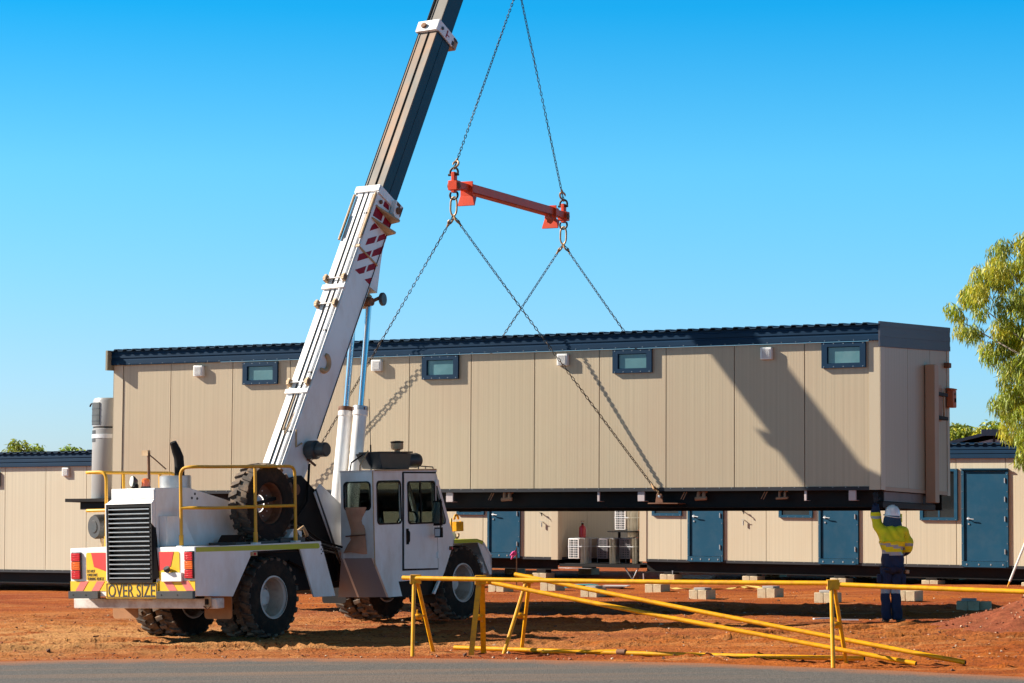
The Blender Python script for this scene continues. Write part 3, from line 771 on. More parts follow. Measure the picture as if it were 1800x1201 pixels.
for u in (-6.76, -3.15, -1.72):
    b = MB(); q = .02 if u > -2 else .032
    for dx in (-.05, .045): b.tube(fillet([(u + dx, .25, -.05), (u + dx, .12, -.07), (u + dx, .11, -.17)], .03), q, pipebr, 8)
    b.tube([(u - .1, .10, -.185), (u + .1, .10, -.175)], q, pipebr, 8); b.tube([(u - .28, .16, -.07), (u - .34, .14, -.2)], .008, pipebr, 6); b.tube([(u - .32, .16, -.07), (u - .38, .14, -.19)], .008, pipebr, 6)
    b.build('lagged_pipe', mod)
# lifting lugs on the underframe
for u in (-3.83, -11.03):
    for wv, s in ((-.06, 1), (MW_ + .06, -1)):
        b = MB(); b.bx(u - .2, u + .34, min(wv - s * .02, wv + s * .45), max(wv - s * .02, wv + s * .45), -.272, -.255, rust)
        b.prism([(u - .07, -.254), (u + .07, -.254), (u + .045, -.10), (u - .045, -.10)], wv - .012, wv + .012, 'y', rust)
        b.lathe([(.022, -.06), (.022, .06)], (u + .02, wv, -.15), (0, 1, 0), steel, 10)
        b.build('lifting_lug', mod, bev=.004)
# fittings on the end wall
b = MB(); b.bx(.015, .185, 2.245, 2.47, -.22, 2.10, beige_post); b.build('downpipe', mod, bev=.008)
b = MB(); b.bx(.001, .06, 2.66, 3.02, 1.18, 1.80, beige_post); b.bx(.06, .09, 2.72, 2.96, 1.24, 1.74, pipebr); b.bx(.06, .13, 2.62, 3.16, 1.60, 1.66, black); b.bx(.06, .13, 2.62, 3.16, 1.20, 1.26, black); b.tube([(.1, 3.02, 1.2), (.1, 3.0, 1.68)], .018, ochre, 8)
b.build('wall_bracket', mod, bev=.004)
b = MB(); b.bx(.001, .09, 3.335, 3.485, 2.12, 2.205, rust); b.build('light_fitting', mod, bev=.008)
b = MB(); b.bx(.02, .135, 3.42, 3.62, 1.44, 1.74, boxorange); b.hexa([(.01, 3.40, 1.74), (.145, 3.40, 1.74), (.15, 3.40, 1.765), (.01, 3.40, 1.78)], [(.01, 3.63, 1.74), (.145, 3.63, 1.74), (.15, 3.63, 1.765), (.01, 3.63, 1.78)], boxorange)
mb_ = b.build('meter_box', mod, bev=.012)
b = MB(); b.bx(.135, .155, 3.5, 3.55, 1.53, 1.60, black); b.bx(.135, .147, 3.5, 3.55, 1.65, 1.69, darkgrey); b.build('latch', mb_, bev=.004)
# black steel shelf for the heater at the far left end
b = MB(); b.bx(-16.05, -14.96, .05, 1.0, -.20, -.135, black); b.bx(-15.75, -14.96, .12, .20, -.34, -.20, black); b.bx(-15.75, -14.96, .8, .88, -.34, -.20, black); b.build('heater_shelf', mod, bev=.006)

heater = thing('water_heater', 'tall grey cylindrical water heater standing on black shelf at the module end', 'water heater', MODM @ Matrix.Translation((-15.36, .50, -.132)) @ Matrix.Diagonal((1.2, 1.2, 1, 1)))
b = MB(); b.lathe([(.275, 0), (.28, .01), (.28, 1.31), (.272, 1.32)], (0, 0, 0), (0, 0, 1), ductgrey, 40); b.build('tank', heater)
b = MB(); b.lathe([(.272, 1.322), (.268, 1.345)], (0, 0, 0), (0, 0, 1), black, 40); b.build('joint_ring', heater)
b = MB(); b.lathe([(.272, 1.347), (.282, 1.35), (.282, 1.84), (.26, 1.885), (.1, 1.90)], (0, 0, 0), (0, 0, 1), ductgrey, 40); b.build('cap', heater)
b = MB(); b.lathe([(.2825, 1.13), (.288, 1.132), (.288, 1.205), (.2825, 1.207)], (0, 0, 0), (0, 0, 1), silver, 40, caps=False); b.build('strap', heater)
def curved_patch(b, r0, r1, a0, a1, h0, h1, m, n=8):
    vs = []
    for i in range(n + 1):
        a = R(a0 + (a1 - a0) * i / n)
        for r in (r0, r1):
            for h in (h0, h1): vs.append((r * math.cos(a), r * math.sin(a), h))
    fs = []
    for i in range(n):
        k = i * 4; fs += [(k + 2, k + 6, k + 7, k + 3), (k, k + 1, k + 5, k + 4), (k + 1, k + 3, k + 7, k + 5), (k, k + 4, k + 6, k + 2)]
    fs += [(0, 2, 3, 1), (4 * n, 4 * n + 1, 4 * n + 3, 4 * n + 2)]
    b.add(vs, fs, m)
b = MB(); curved_patch(b, .281, .292, 205, 268, 1.385, 1.80, duct_tape); 
for h in (1.45, 1.56, 1.68): curved_patch(b, .291, .296, 205, 268, h, h + .012, darkgrey)
b.build('vent_cover', heater)
b = MB(); curved_patch(b, .281, .284, 212, 250, 1.21, 1.28, darkgrey); curved_patch(b, .281, .284, 212, 250, 1.06, 1.125, darkgrey); b.build('rating_label', heater)
b = MB(); b.tube(fillet([(-.26, -.02, 1.80), (-.36, -.03, 1.80), (-.38, -.03, 1.74)], .04), .014, black, 8); b.build('flue_hook', heater)

# --- modules already landed in the row behind
def far_module(M, label, L, joints, windows, doors, vents=(), name='site_module', taps=(), endfasc=True):
    r = thing(name, label, 'portable building', M, group='transportable accommodation modules')
    W, H = 3.68, 2.30
    wall_panels(r, joints, H, panel_far)
    b = MB(); b.bx(joints[0] + .03, joints[-1] - .03, .02, .055, 0, H - .02, seam); b.build('wall_backing', r, smooth=False)
    wall_panels(r, [.16, 1.33, 2.5, W - .14], H, panel_far, axis='w', at=joints[-1], name='end_panel')
    u0, u1 = joints[0], joints[-1]
    b = MB(); b.bx(u0, u0 + .06, .07, W, 0, H, panel_far); b.bx(u0, u1, W - .06, W - .001, 0, H, panel_far); b.build('rear_wall', r, smooth=False)
    for a in (u0, u1 - .17):
        b = MB(); b.bx(a - .01, a + .18, -.014, .002, -.06, H, cream); s_ = a - .012 if a == u0 else a + .168
        b.bx(s_, s_ + .014, -.014, .16, -.06, H, cream); b.build('corner_trim', r, smooth=False)
    b = MB(); ribbed_fascia(b, u0 - .02, u1 + .02, -.07, H - .005, H + .30, navy, 3); b.build('fascia', r, smooth=False)
    b = MB(); b.bx(u1, u1 + .025, -.07, W, H - .005, H + .31, navy); b.bx(u0 - .025, u0, -.07, W, H - .005, H + .31, navy); b.build('end_fascia', r, smooth=False)
    roof_sheet(r, u0 - .03, u1 + .03, -.11, W + .05, H + .305, .02)
    b = MB()
    b.bx(u0 + .18, u1 - .18, -.012, .03, -.062, -.002, trimgrey)
    for i in range(int((u1 - u0) / .25)):
        u = u0 + .25 + i * .25; b.bx(u - .006, u + .006, -.018, -.011, -.02, -.008, steel)
    b.build('floor_trim', r, smooth=False)
    for wv in (.12, W - .3):
        b = MB(); b.bx(u0 + .1, u1 - .1, wv, wv + .1, -.30, -.282, black); b.bx(u0 + .1, u1 - .1, wv + .04, wv + .05, -.282, -.06, black); b.bx(u0 + .1, u1 - .1, wv, wv + .1, -.075, -.062, black); b.build('chassis_beam', r, smooth=False)
    b = MB(); b.bx(u0 + .02, u1 - .02, .03, W - .03, -.06, -.003, trimgrey); b.build('floor', r, smooth=False)
    for q in windows: window(r, *q[:4], doorblue, darkwin, fr=.075, out=.04, mull=len(q) > 4)
    for i, q in enumerate(doors): door(r, *q, n_h=4 if (q[1] > 9) else 3)
    for u, h in vents: vent(r, u, h, .19, .06)
    for u, h in taps:
        b = MB(); b.tube(fillet([(u, 0, h), (u, -.06, h), (u + .05, -.10, h - .02), (u + .06, -.10, h - .06)], .02), .012, black, 6)
        b.bx(u - .03, u + .03, -.08, -.06, h + .01, h + .022, black); b.build('wall_tap', r)
        b = MB(); b.tube([(u + .02, 0, h - .2), (u + .02, -.06, h - .2)], .010, steel, 6); b.tube([(u + .02, -.05, h - .22), (u + .02, -.05, h - .32)], .015, steel, 6); b.bx(u - .02, u + .05, -.08, -.07, h - .2, h - .19, steel); b.build('wall_tap', r)
    return r
PSI = R(33)
U2, W2 = Vector((math.cos(PSI), -math.sin(PSI), 0)), Vector((math.sin(PSI), math.cos(PSI), 0))
A2 = Vector((2.97253231, 61.04307416, -1.285 + EYE))
tilt = -.0052
U2t = (U2 + Vector((0, 0, tilt))).normalized(); Z2 = U2t.cross(W2).normalized()
# local u runs 0 .. 14.9 for the right-hand one
M2M = frame(A2, U2t, W2, Z2)
m2 = far_module(M2M, 'landed beige module on blocks at the right with four blue doors', 14.9,
    [0, .171, 1.096, 2.224, 3.297, 4.447, 5.6, 6.734, 7.909, 9.054, 10.25, 11.4, 12.6, 13.75, 14.9],
    [(.343, 1.129, 1.0, 2.0), (3.635, 4.475, .985, 2.0), (7.075, 7.954, .955, 2.075, 1)], [(1.289, 2.208), (4.621, 5.596), (8.048, 9.118), (11.2, 12.2)], taps=[(2.72, 1.12)])
m2['label'] = 'landed beige module on blocks at the right, its blue doors facing the yard'
M1M = frame(A2 + U2t * -2.246, U2t, W2, Z2)
m1 = far_module(M1M, '', 14.9, [-14.9, -13.9, -12.6, -11.4, -10.2, -9.0, -7.8, -6.6, -5.5, -4.385 + 2.246, -.165, 0.0] if False else [-14.9, -13.75, -12.6, -11.45, -10.3, -9.15, -8.0, -6.85, -5.7, -4.5, -3.3, -2.139, -.95, -.16, 0],
    [(-5.129 + 2.246, -4.332 + 2.246, .985, 2.0), (-9.2, -8.4, .985, 2.0)], [(-4.232 + 2.246, -3.301 + 2.246), (-7.6, -6.65)], taps=[(-.45, 1.03)])
m1['label'] = 'landed beige module behind the crane cab, one blue door seen past the front wheel'
PSL = R(32)
UL, WL = Vector((math.cos(PSL), -math.sin(PSL), .004)).normalized(), Vector((math.sin(PSL), math.cos(PSL), 0))
MLM = frame(Vector((-10.71913, 58.7, -1.48 + EYE)), UL, WL, UL.cross(WL).normalized())
ml_ = far_module(MLM, 'beige module at the left edge with a small wall vent, dark blue roof edge', 14,
    [-9.6, -8.4, -7.2, -6.0, -4.8, -3.6, -2.04, -.841, .376, 1.567, 2.76, 3.95, 4.42], [(-1.75, -.985, 1.865, 2.19)], [], vents=[(.99, 2.17)])

# grey gable roof behind the right-hand module
gb = thing('gabled_shed', 'grey roofed shed with pale gable showing above the right module roof', 'shed', Matrix.Translation((12.9, 70, 0)) @ Matrix.Rotation(R(-8), 4, 'Z'))
gzz = gz(12.9, 70)
b = MB(); b.prism([(-3.4, gzz), (3.4, gzz), (3.4, 3.15), (0, 3.98), (-3.4, 3.15)], .25, 9, 'y', gablewall); b.build('shed_body', gb, smooth=False)
b = MB(); b.hexa([(0, -.1, 4.12), (0, -.1, 4.20), (-3.8, -.1, 3.26), (-3.8, -.1, 3.16)], [(0, 9.3, 4.12), (0, 9.3, 4.20), (-3.8, 9.3, 3.26), (-3.8, 9.3, 3.16)], greyroof)
b.hexa([(0, -.1, 4.12), (0, -.1, 4.20), (3.8, -.1, 3.26), (3.8, -.1, 3.16)], [(0, 9.3, 4.12), (0, 9.3, 4.20), (3.8, 9.3, 3.26), (3.8, 9.3, 3.16)], greyroof); b.build('roof', gb, smooth=False)
b = MB(); b.bx(-.35, .35, -.13, .0, 4.05, 4.22, greyroof); b.build('ridge_cap', gb, smooth=False)
b = MB(); b.bx(-.03, .03, .2, .24, 3.2, 4.05, trimgrey); b.build('gable_joint', gb, smooth=False)

# ------------------------------------------------------------------ concrete block piers
def block(b, x0, x1, y0, y1, z0, z1): b.bx(x0, x1, y0, y1, z0, z1, concrete)
def pier(x, y, label, cap=True, rot=0.0, third=False, name='block_pier', sink=.02, high=1):
    M = Matrix.Translation((x, y, gz(x, y) - sink)) @ Matrix.Rotation(-PSI + rot, 4, 'Z')
    r = thing(name, label, 'concrete blocks', M, group='concrete block piers')
    for k in range(high):
        for i in range(2):
            b = MB()
            if k % 2 == 0: b.bx(i * .196, i * .196 + .19, 0, .39, k * .2, k * .2 + .195, concrete)
            else: b.bx(0, .385, i * .196, i * .196 + .19, k * .2, k * .2 + .195, concrete)
            b.build('block', r, bev=.008)
    top = high * .2
    if third:
        b = MB(); b.bx(.392, .58, .1, .39, 0, .19, concrete); b.build('block', r, bev=.008)
    if cap:
        b = MB(); b.bx(.08, .33, .05, .33, top - .004, top + .04, capgrey); b.build('cap_plate', r, bev=.006)
    return r
pier(-.50, 55.2, 'bare grey block pier half hidden behind the crane front wheel', cap=False)
pier(.60, 56.1, 'pale block pier left of the teal sheet, no plate on top', cap=False)
pier(1.38, 53.0, 'block pier capped with a pale plate right beside the teal sheet')
pier(2.76, 54.6, 'pale uncapped block pier at the left end of the yellow strap', cap=False)
pier(3.46, 51.4, 'block pier with dark plate on top near the middle of the yellow strap')
pier(4.84, 51.85, 'block pier with small plate right of the tangled yellow strap')
pier(5.69, 49.5, 'block pier seen directly behind the right trestle legs')
pier(7.30, 49.95, 'block pier seen just right of the worker at shin height', cap=False)
pier(7.66, 45.3, 'dark shaded block pier with round cap left of the soil heap', rot=.35, third=True)
pier(9.30, 47.8, 'block pier at the right edge peeking over the soil heap')
# piers under the landed modules
def under(Mm, us, ws, labels):
    k = 0
    for u in us:
        for wv in ws:
            p = Mm @ Vector((u, wv, -.30)); g0 = gz(p.x, p.y)
            M = frame(Vector((p.x, p.y, g0 - .03)), Mm.col[0].xyz, Mm.col[1].xyz, Vector((0, 0, 1)))
            lab = labels[k] if k < len(labels) else labels[-1]; k += 1
            r = thing('block_pier', lab, 'concrete blocks', M, group='block piers under the landed modules')
            hh = p.z - g0 + .03
            nk = max(1, int(hh / .2)); 
            for i in range(2):
                b = MB(); b.bx(-.2 + i * .196, -.2 + i * .196 + .19, -.2, .19, 0, min(.195, hh - .045), concrete); b.build('block', r, bev=.008)
            b = MB(); b.bx(-.13, .13, -.13, .13, min(.196, hh - .044), hh + .001, black); b.build('packer', r, bev=.004)
under(M2M, [.75, 2.9, 5.1, 7.3, 9.6, 12.0, 14.2], [.17], ['block pier under the right module just right of the white drawbar', 'block pier under the right module behind the first blue door', 'block pier under the right module left of the worker', 'block pier under the right module right of the worker', 'block pier under the right module below the big window door', 'block pier under the right module just outside the right edge', 'block pier under the far right end of the right module'])
under(M2M, [1.8, 4.2, 6.4, 8.6], [3.4], ['rear block pier under the right module, first right of the white drawbar', 'rear block pier under the right module between the first and second blue doors', 'rear block pier under the right module behind the worker', 'rear block pier under the right module below its last blue door in view'])
under(M1M, [-.5, -2.3, -4.4], [.17], ['block pier under the middle module below its right corner', 'block pier under the middle module below its blue door', 'block pier under the middle module behind the crane wheel'])
under(M1M, [-1.2, -3.4], [3.4], ['rear block pier under the middle module, nearest its right end', 'rear block pier under the middle module, second from its right end'])
under(MLM, [1.9], [.17], ['grey block pier under the left module beside the crane tail lamp'])
under(MLM, [.4, 3.2], [3.4], ['rear block pier under the left module, left one in its shade', 'rear block pier under the left module, behind the crane tail'])

# ------------------------------------------------------------------ air conditioners in the gap between two modules
plat = thing('steel_platform', 'black steel platform bridging the gap between the two landed modules', 'platform', M2M)
b = MB(); b.bx(-2.24, -.02, .05, 1.5, -.22, -.14, black); b.bx(-2.2, -1.3, -.05, .05, -.26, -.245, steel); b.build('deck_plate', plat, bev=.005)
b = MB(); b.bx(-1.1, -1.05, 1.3, 1.35, -.14, .60, black); b.bx(-.55, -.5, 1.3, 1.35, -.14, .60, black); b.bx(-1.1, -1.05, .85, .9, -.14, .6, black); b.bx(-.55, -.5, .85, .9, -.14, .6, black); b.bx(-1.15, -.45, .44, 1.4, .60, .632, black); b.build('upper_stand', plat, bev=.004)
b = MB(); b.tube([(-.45, .1, -.22), (-.25, .1, -.5), (-.1, .1, -.22)], .02, steel, 6); b.build('stay', plat)
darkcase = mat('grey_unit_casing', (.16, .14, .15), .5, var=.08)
def aircon(M, label, white_case):
    r = thing('air_conditioner', label, 'air conditioner', M, group='strapped air conditioners')
    # local: x towards the right along the row, y into the gap, z up; louvred end faces -y
    b = MB(); b.bx(0, .30, .0, .80, .02, .50, ventw if white_case else darkcase); b.build('casing', r, bev=.01)
    g_ = MB()
    for i in range(2):
        for j in range(8):
            x0 = .03 + i * .125; z0 = .05 + j * .054; g_.bx(x0, x0 + .105, -.004, .004, z0, z0 + .038, duct_tape); g_.bx(x0 + .03, x0 + .05, -.007, -.003, z0 + .006, z0 + .030, ventg if white_case else darkcase)
    g_.build('louvre', r, smooth=False)
    b = MB(); n = 9; vs = []; fs = []
    for i in range(n + 1):
        for j in range(n + 1):
            y = .02 + .52 * i / n; z = .505 - .66 * j / n * (1 - .06 * (i == n)) ; x = .315 + .03 * math.sin(i * 1.9) * j / n + .02 * (j / n)
            vs.append((x, y, z))
    for i in range(n):
        for j in range(n): fs.append((i * (n + 1) + j, (i + 1) * (n + 1) + j, (i + 1) * (n + 1) + j + 1, i * (n + 1) + j + 1))
    vs2 = [(x + .008, y, z) for x, y, z in vs]; o_ = len(vs)
    b.add(vs + vs2, fs + [tuple(o_ + k for k in f[::-1]) for f in fs], wrap); b.bx(.302, .318, .55, .79, .03, .49, cardb)
    b.build('wrap_sheet', r)
    b = MB()
    for y in (.12, .42, .72): b.bx(.372, .378, y - .010, y + .010, -.15, .51, silver); b.bx(0, .375, y - .010, y + .010, .502, .508, silver)
    b.bx(.378, .383, .0, .8, .30, .32, silver); b.bx(-.005, .38, -.012, -.009, .30, .32, silver)
    b.build('strap', r, smooth=False)
    return r
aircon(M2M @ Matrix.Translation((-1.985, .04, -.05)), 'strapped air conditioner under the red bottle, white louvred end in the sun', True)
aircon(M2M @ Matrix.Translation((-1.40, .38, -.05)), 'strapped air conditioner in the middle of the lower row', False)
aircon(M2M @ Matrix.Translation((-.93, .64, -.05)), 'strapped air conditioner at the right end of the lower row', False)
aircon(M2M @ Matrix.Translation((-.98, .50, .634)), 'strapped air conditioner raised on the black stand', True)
bt = thing('red_bottle', 'red extinguisher bottle standing on the left air conditioner', 'extinguisher', M2M @ Matrix.Translation((-1.82, .42, .459)))
b = MB(); b.lathe([(.075, 0), (.085, .012), (.085, .23), (.07, .27), (.035, .29), (.03, .31)], (0, 0, 0), (0, 0, 1), bottle_red, 20); b.build('cylinder', bt)
b = MB(); b.lathe([(.03, .31), (.028, .35)], (0, 0, 0), (0, 0, 1), black, 12); b.bx(-.055, .055, -.012, .012, .385, .40, beige_post); b.tube([(-.02, 0, .35), (-.03, 0, .39)], .008, steel, 6); b.build('valve', bt)

# ------------------------------------------------------------------ mobile crane (t forward, n to its right, z up)
Ft = Vector((.55329376, .83277405, .01879889)); Uz = Vector((-.02705322, -.0045912, .99962345)); Lt = Uz.cross(Ft).normalized()
CRM = frame(Vector((-4.48456233, 39.83663308, -2.0201412 + EYE)), Ft, Lt, Uz)
crane = thing('mobile_crane', 'white pick and carry crane with raised telescopic boom, seen from behind', 'crane', CRM)
def CB(): return MB(flip=True)
rimw = mat('rim_white', (.66, .60, .55), .5, var=.08, vs=6, dirt=DUST, damt=.35, ds=5)
rimdust = mat('rim_dusty', (.52, .42, .34), .7, var=.12, vs=5, dirt=(.24, .10, .045), damt=.9, ds=4)
def wheel_meshes():
    """tyre, rim at the origin, axle along n, outer face towards +n"""
    Rr, Wd = .61, .35
    b = CB()
    prof = [(.315, -.15), (.33, -.172), (.42, -.180), (.52, -.172), (.565, -.150), (.575, -.12), (.575, .12), (.565, .150), (.52, .172), (.42, .180), (.33, .172), (.315, .15)]
    b.lathe(prof, (0, 0, 0), (0, 1, 0), rubber, 56, caps=False, mats=[rubber] * 4 + [tread] * 3 + [rubber] * 4)
    b.lathe([(.315, .15), (.315, -.15)], (0, 0, 0), (0, 1, 0), rubber, 56, caps=False)
    NL = 22
    for i in range(NL):
        for s in (-1, 1):
            a = 2 * math.pi * (i + (.5 if s > 0 else 0)) / NL
            def P(r, da, n): return (r * math.cos(a + da), n, r * math.sin(a + da))
            hw = .082
            b.hexa([P(.565, -hw * .9, s * .005), P(.565, hw * .45, s * .005), P(.565, hw * 1.5, s * .155), P(.55, hw * 1.45, s * .165), P(.55, -hw * .1, s * .165), P(.565, -hw * .2, s * .155)],
                   [P(.612, -hw * .85, s * .005), P(.612, hw * .35, s * .005), P(.608, hw * 1.35, s * .150), P(.585, hw * 1.3, s * .176), P(.585, -hw * .0, s * .176), P(.608, -hw * .1, s * .150)], tread)
    tyre = b
    b = CB()
    b.lathe([(.30, .172), (.322, .165), (.322, .150), (.30, .148), (.285, .12), (.272, -.04), (.255, -.13), (.18, -.14), (.10, -.13)], (0, 0, 0), (0, 1, 0), white_dirty, 40, caps=False, mats=[rimw, rimw, rimw, rimw, rimdust, rimdust, rimdust, rimdust])
    b.lathe([(.31, -.15), (.28, -.145), (.27, -.13)], (0, 0, 0), (0, 1, 0), white_dirty, 40, caps=False)
    b.lathe([(.13, -.15), (.13, -.03), (.11, -.01)], (0, 0, 0), (0, 1, 0), white_dirty, 24)
    for i in range(10):
        a = 2 * math.pi * i / 10; b.lathe([(.014, -.14), (.014, -.10)], (.19 * math.cos(a), 0, .19 * math.sin(a)), (0, 1, 0), rust, 6)
    return tyre, b
tb, rb = wheel_meshes()
w0 = bpy.data.objects.new('wheel', None); COL.objects.link(w0); w0.parent = crane; w0.location = (0, -.975, .60)
tb.build('tyre', w0, smooth=True); rb.build('rim', w0)
def wheel_at(t, n, rot, outward=1):
    r = w0.copy(); COL.objects.link(r); r.parent = crane; r.location = (t, -n, .60)
    r.rotation_euler = (0, rot, 0) if outward > 0 else (0, rot, math.pi)
    for g_ in w0.children:
        d = g_.copy(); COL.objects.link(d); d.parent = r
for t in (0, 4.97):
    for n, o in ((.975, 1), (.585, -1), (-.975, -1), (-.585, 1)):
        if t == 0 and n == .975: continue
        wheel_at(t, n, random.random() * 6, o)
b = CB(); b.tube([(0, -.95, .6), (0, .95, .6)], .11, black, 12); b.lathe([(.22, -.2), (.25, 0), (.22, .2)], (0, 0, .6), (0, 1, 0), black, 16)
b.tube([(4.97, -.95, .6), (4.97, .95, .6)], .11, black, 12); b.lathe([(.22, -.2), (.25, 0), (.22, .2)], (4.97, 0, .6), (0, 1, 0), black, 16)
b.build('axle', crane)
# rear frame
b = CB(); b.bx(-1.6, 1.6, -.36, .36, .72, 1.28, black); b.bx(-1.6, 1.0, -1.15, 1.15, 1.26, 1.30, black); b.bx(1.6, 2.9, -.28, .28, .62, 1.18, black)
b.bx(-1.78, -1.2, -1.1, 1.1, .74, 1.27, black)
b.build('rear_chassis', crane, bev=.01)
b = CB(); b.bx(-1.82, 1.06, -1.19, 1.19, 1.302, 1.395, white); b.build('deck', crane, bev=.008)
for s in (1, -1):
    b = CB(); n0, n1 = (1.17, 1.2) if s > 0 else (-1.2, -1.17)
    b.prism([(-1.83, 1.405), (-1.83, .705), (-1.02, .66), (-.545, 1.30), (.575, 1.30), (.895, .557), (1.43, .55), (1.17, 1.21), (1.09, 1.40)], n0, n1, 'y', white)
    b.build('side_panel', crane, bev=.004)
    b = CB(); b.prism([(-1.826, 1.40), (-1.826, 1.335), (1.02, 1.292), (1.06, 1.31), (1.04, 1.365), (1.0, 1.372)], n1 if s > 0 else n0 - .004, n1 + .004 if s > 0 else n0, 'y', lime); b.build('reflective_stripe', crane, smooth=False)
b = CB(); b.bx(-.60, -.47, 1.201, 1.225, 1.235, 1.295, ochre); b.lathe([(.022, 0), (.018, .014)], (-.53, 1.226, 1.263), (0, 1, 0), lensred, 12); b.build('side_marker', crane)
b = CB()
for i in range(5): b.bx(1.085 + (i % 2) * .035, 1.11 + (i % 2) * .035, 1.2005, 1.203, 1.20 + i * .032, 1.222 + i * .032, darkgrey)
b.build('data_plate', crane, smooth=False)
# tail
for s in (1, -1):
    b = CB(); n0, n1 = (.462, 1.205) if s > 0 else (-1.205, -.425)
    b.bx(-1.86, -1.83, n0, n1, .70, 1.41, white); b.bx(-1.84, -1.3, n0, n1, 1.396, 1.412, white)
    b.build('tail_panel', crane, bev=.012, seg=2)
    a0, a1 = (1.03, 1.20) if s > 0 else (-1.165, -.975)
    b = CB(); b.bx(-1.885, -1.861, a0, a1, .955, 1.352, darkgrey); tl = b.build('tail_lamp', crane, bev=.006)
    for k, mm in enumerate((lensred, lensamb, lensred)):
        z0 = .965 + k * .128
        b = CB(); b.bx(-1.905, -1.886, a0 + .012, a1 - .012, z0, z0 + .118, mm)
        for j in range(3): b.bx(-1.909, -1.905, a0 + .014, a1 - .014, z0 + .022 + j * .034, z0 + .034 + j * .034, mm)
        b.build('lens', tl, bev=.006)
    c0, c1 = (.525, .92) if s > 0 else (-.885, -.49)
    b = CB(); v, f = plate(rrect(c0, c1, .935, 1.345, .03), [], .004); b.add([(-1.864 + z, x, y) for x, y, z in v], f, signyel)
    sg = b.build('warning_sign', crane, smooth=False)
    sgn = s
    poly = [(c0 + .10, 1.343), (c1 - .004, 1.343), (c1 - .004, 1.07), (c0 + .155, 1.135)] if s < 0 else [(c0 + .004, 1.343), (c1 - .105, 1.343), (c1 - .165, 1.135), (c0 + .004, 1.07)]
    b = CB(); b.prism(poly, -1.870, -1.8665, 'x', signred); b.build('red_band', sg, smooth=False)
    if s < 0:
        for j, tx in enumerate(('DO NOT', 'OVERTAKE', 'TURNING VEHICLE')):
            v, f = text_mesh(tx, 1, .003); ww = (.155, .20, .33)[j]
            b = CB(); b.add([(-1.868 + z, c0 + .018 + x * ww, 1.090 - j * .056 - .038 + y * .043) for x, y, z in v], f, blacktxt); b.build('lettering', sg, smooth=False)
    b = CB(); h0, h1 = (.50, 1.205) if s > 0 else (-1.205, -.485)
    b.bx(-1.868, -1.8605, h0, h1, .78, .928, signyel); hz = b.build('hazard_board', crane, smooth=False)
    b = CB()
    for q in ((.62, .92), ) if False else ((.10, .26), (.42, .58)):
        u0, u1 = (h0 + q[0], h0 + q[1]) if s < 0 else (h0 + q[0] + .12, h0 + q[1] + .12)
        sh = .11 if s < 0 else -.11
        u0 = max(u0, h0 + .002)
        b.prism([(u0, .784), (u0 + .15, .784), (u0 + .15 + sh, .924), (u0 + sh, .924)], -1.8725, -1.8695, 'x', hazred)
    b.build('hazard_stripe', hz, smooth=False)
    b = CB(); q0, q1 = (.512, 1.20) if s > 0 else (-1.205, -.62)
    b.bx(-1.92, -1.861, q0, q1, .672, .778, darkgrey)
    for u in (q0 + .1, (q0 + q1) / 2 + .06): b.lathe([(.012, 0), (.012, .003)], (-1.921, u, .725), (-1, 0, 0), black, 8)
    b.build('rubber_buffer', crane, bev=.008)
b = CB(); b.bx(-1.905, -1.862, .60, .985, .915, 1.045, white); np_ = b.build('number_plate_holder', crane, bev=.006)
b = CB(); b.lathe([(.035, 0), (.05, .03), (.045, .07)], (-1.90, .73, 1.06), (-.6, 0, .8), darkgrey, 14); b.build('plate_lamp', np_)
b = CB(); b.bx(-1.885, -1.862, -.49, .51, .675, .905, signyel); os_ = b.build('oversize_sign', crane, bev=.003)
v, f = text_mesh('OVER SIZE', 1, .003)
b = CB(); b.add([(-1.8885 + z, -.44 + x * .90, .695 + y * .185) for x, y, z in v], f, blacktxt); b.build('lettering', os_, smooth=False)
v, f = plate([(-.475, .688), (.495, .688), (.495, .894), (-.475, .894)], [[(-.463, .70), (.483, .70), (.483, .882), (-.463, .882)]], .003)
b = CB(); b.add([(-1.8875 + z, x, y) for x, y, z in v], f, blacktxt); b.build('sign_border', os_, smooth=False)
b = CB(); b.bx(-1.55, -1.38, -1.45, 1.34, .51, .66, white_dirty); b.bx(-1.62, -1.5, -.3, .1, .63, .70, white_dirty); b.build('bumper_beam', crane, bev=.012)
b = CB(); b.bx(-1.58, -1.551, 1.13, 1.24, .53, .68, ochre); b.bx(-1.61, -1.58, 1.16, 1.21, .57, .65, black); b.tube([(-1.6, 1.13, .55), (-1.6, 1.2, .5), (-1.6, 1.26, .54)], .012, rust, 6); b.build('tow_hitch', crane, bev=.004)
for n0, n1 in ((.64, 1.16), (-1.16, -.66)):
    b = CB(); v, f = plate(rrect(n0, n1, .33, .68, .05), [], .014); b.add([(-1.0 + z, x, y) for x, y, z in v], f, mat('mud_flap_%d' % (n0 > 0), (.36, .17, .07), .8, var=.12, vs=6, dirt=(.25, .10, .04), damt=.5)); b.build('mud_flap', crane, smooth=False)
    b = CB(); v, f = plate(rrect(n0, n1, .30, .66, .05), [], .014); b.add([(4.14 + z, x, y) for x, y, z in v], f, black); b.build('mud_flap', crane, smooth=False)
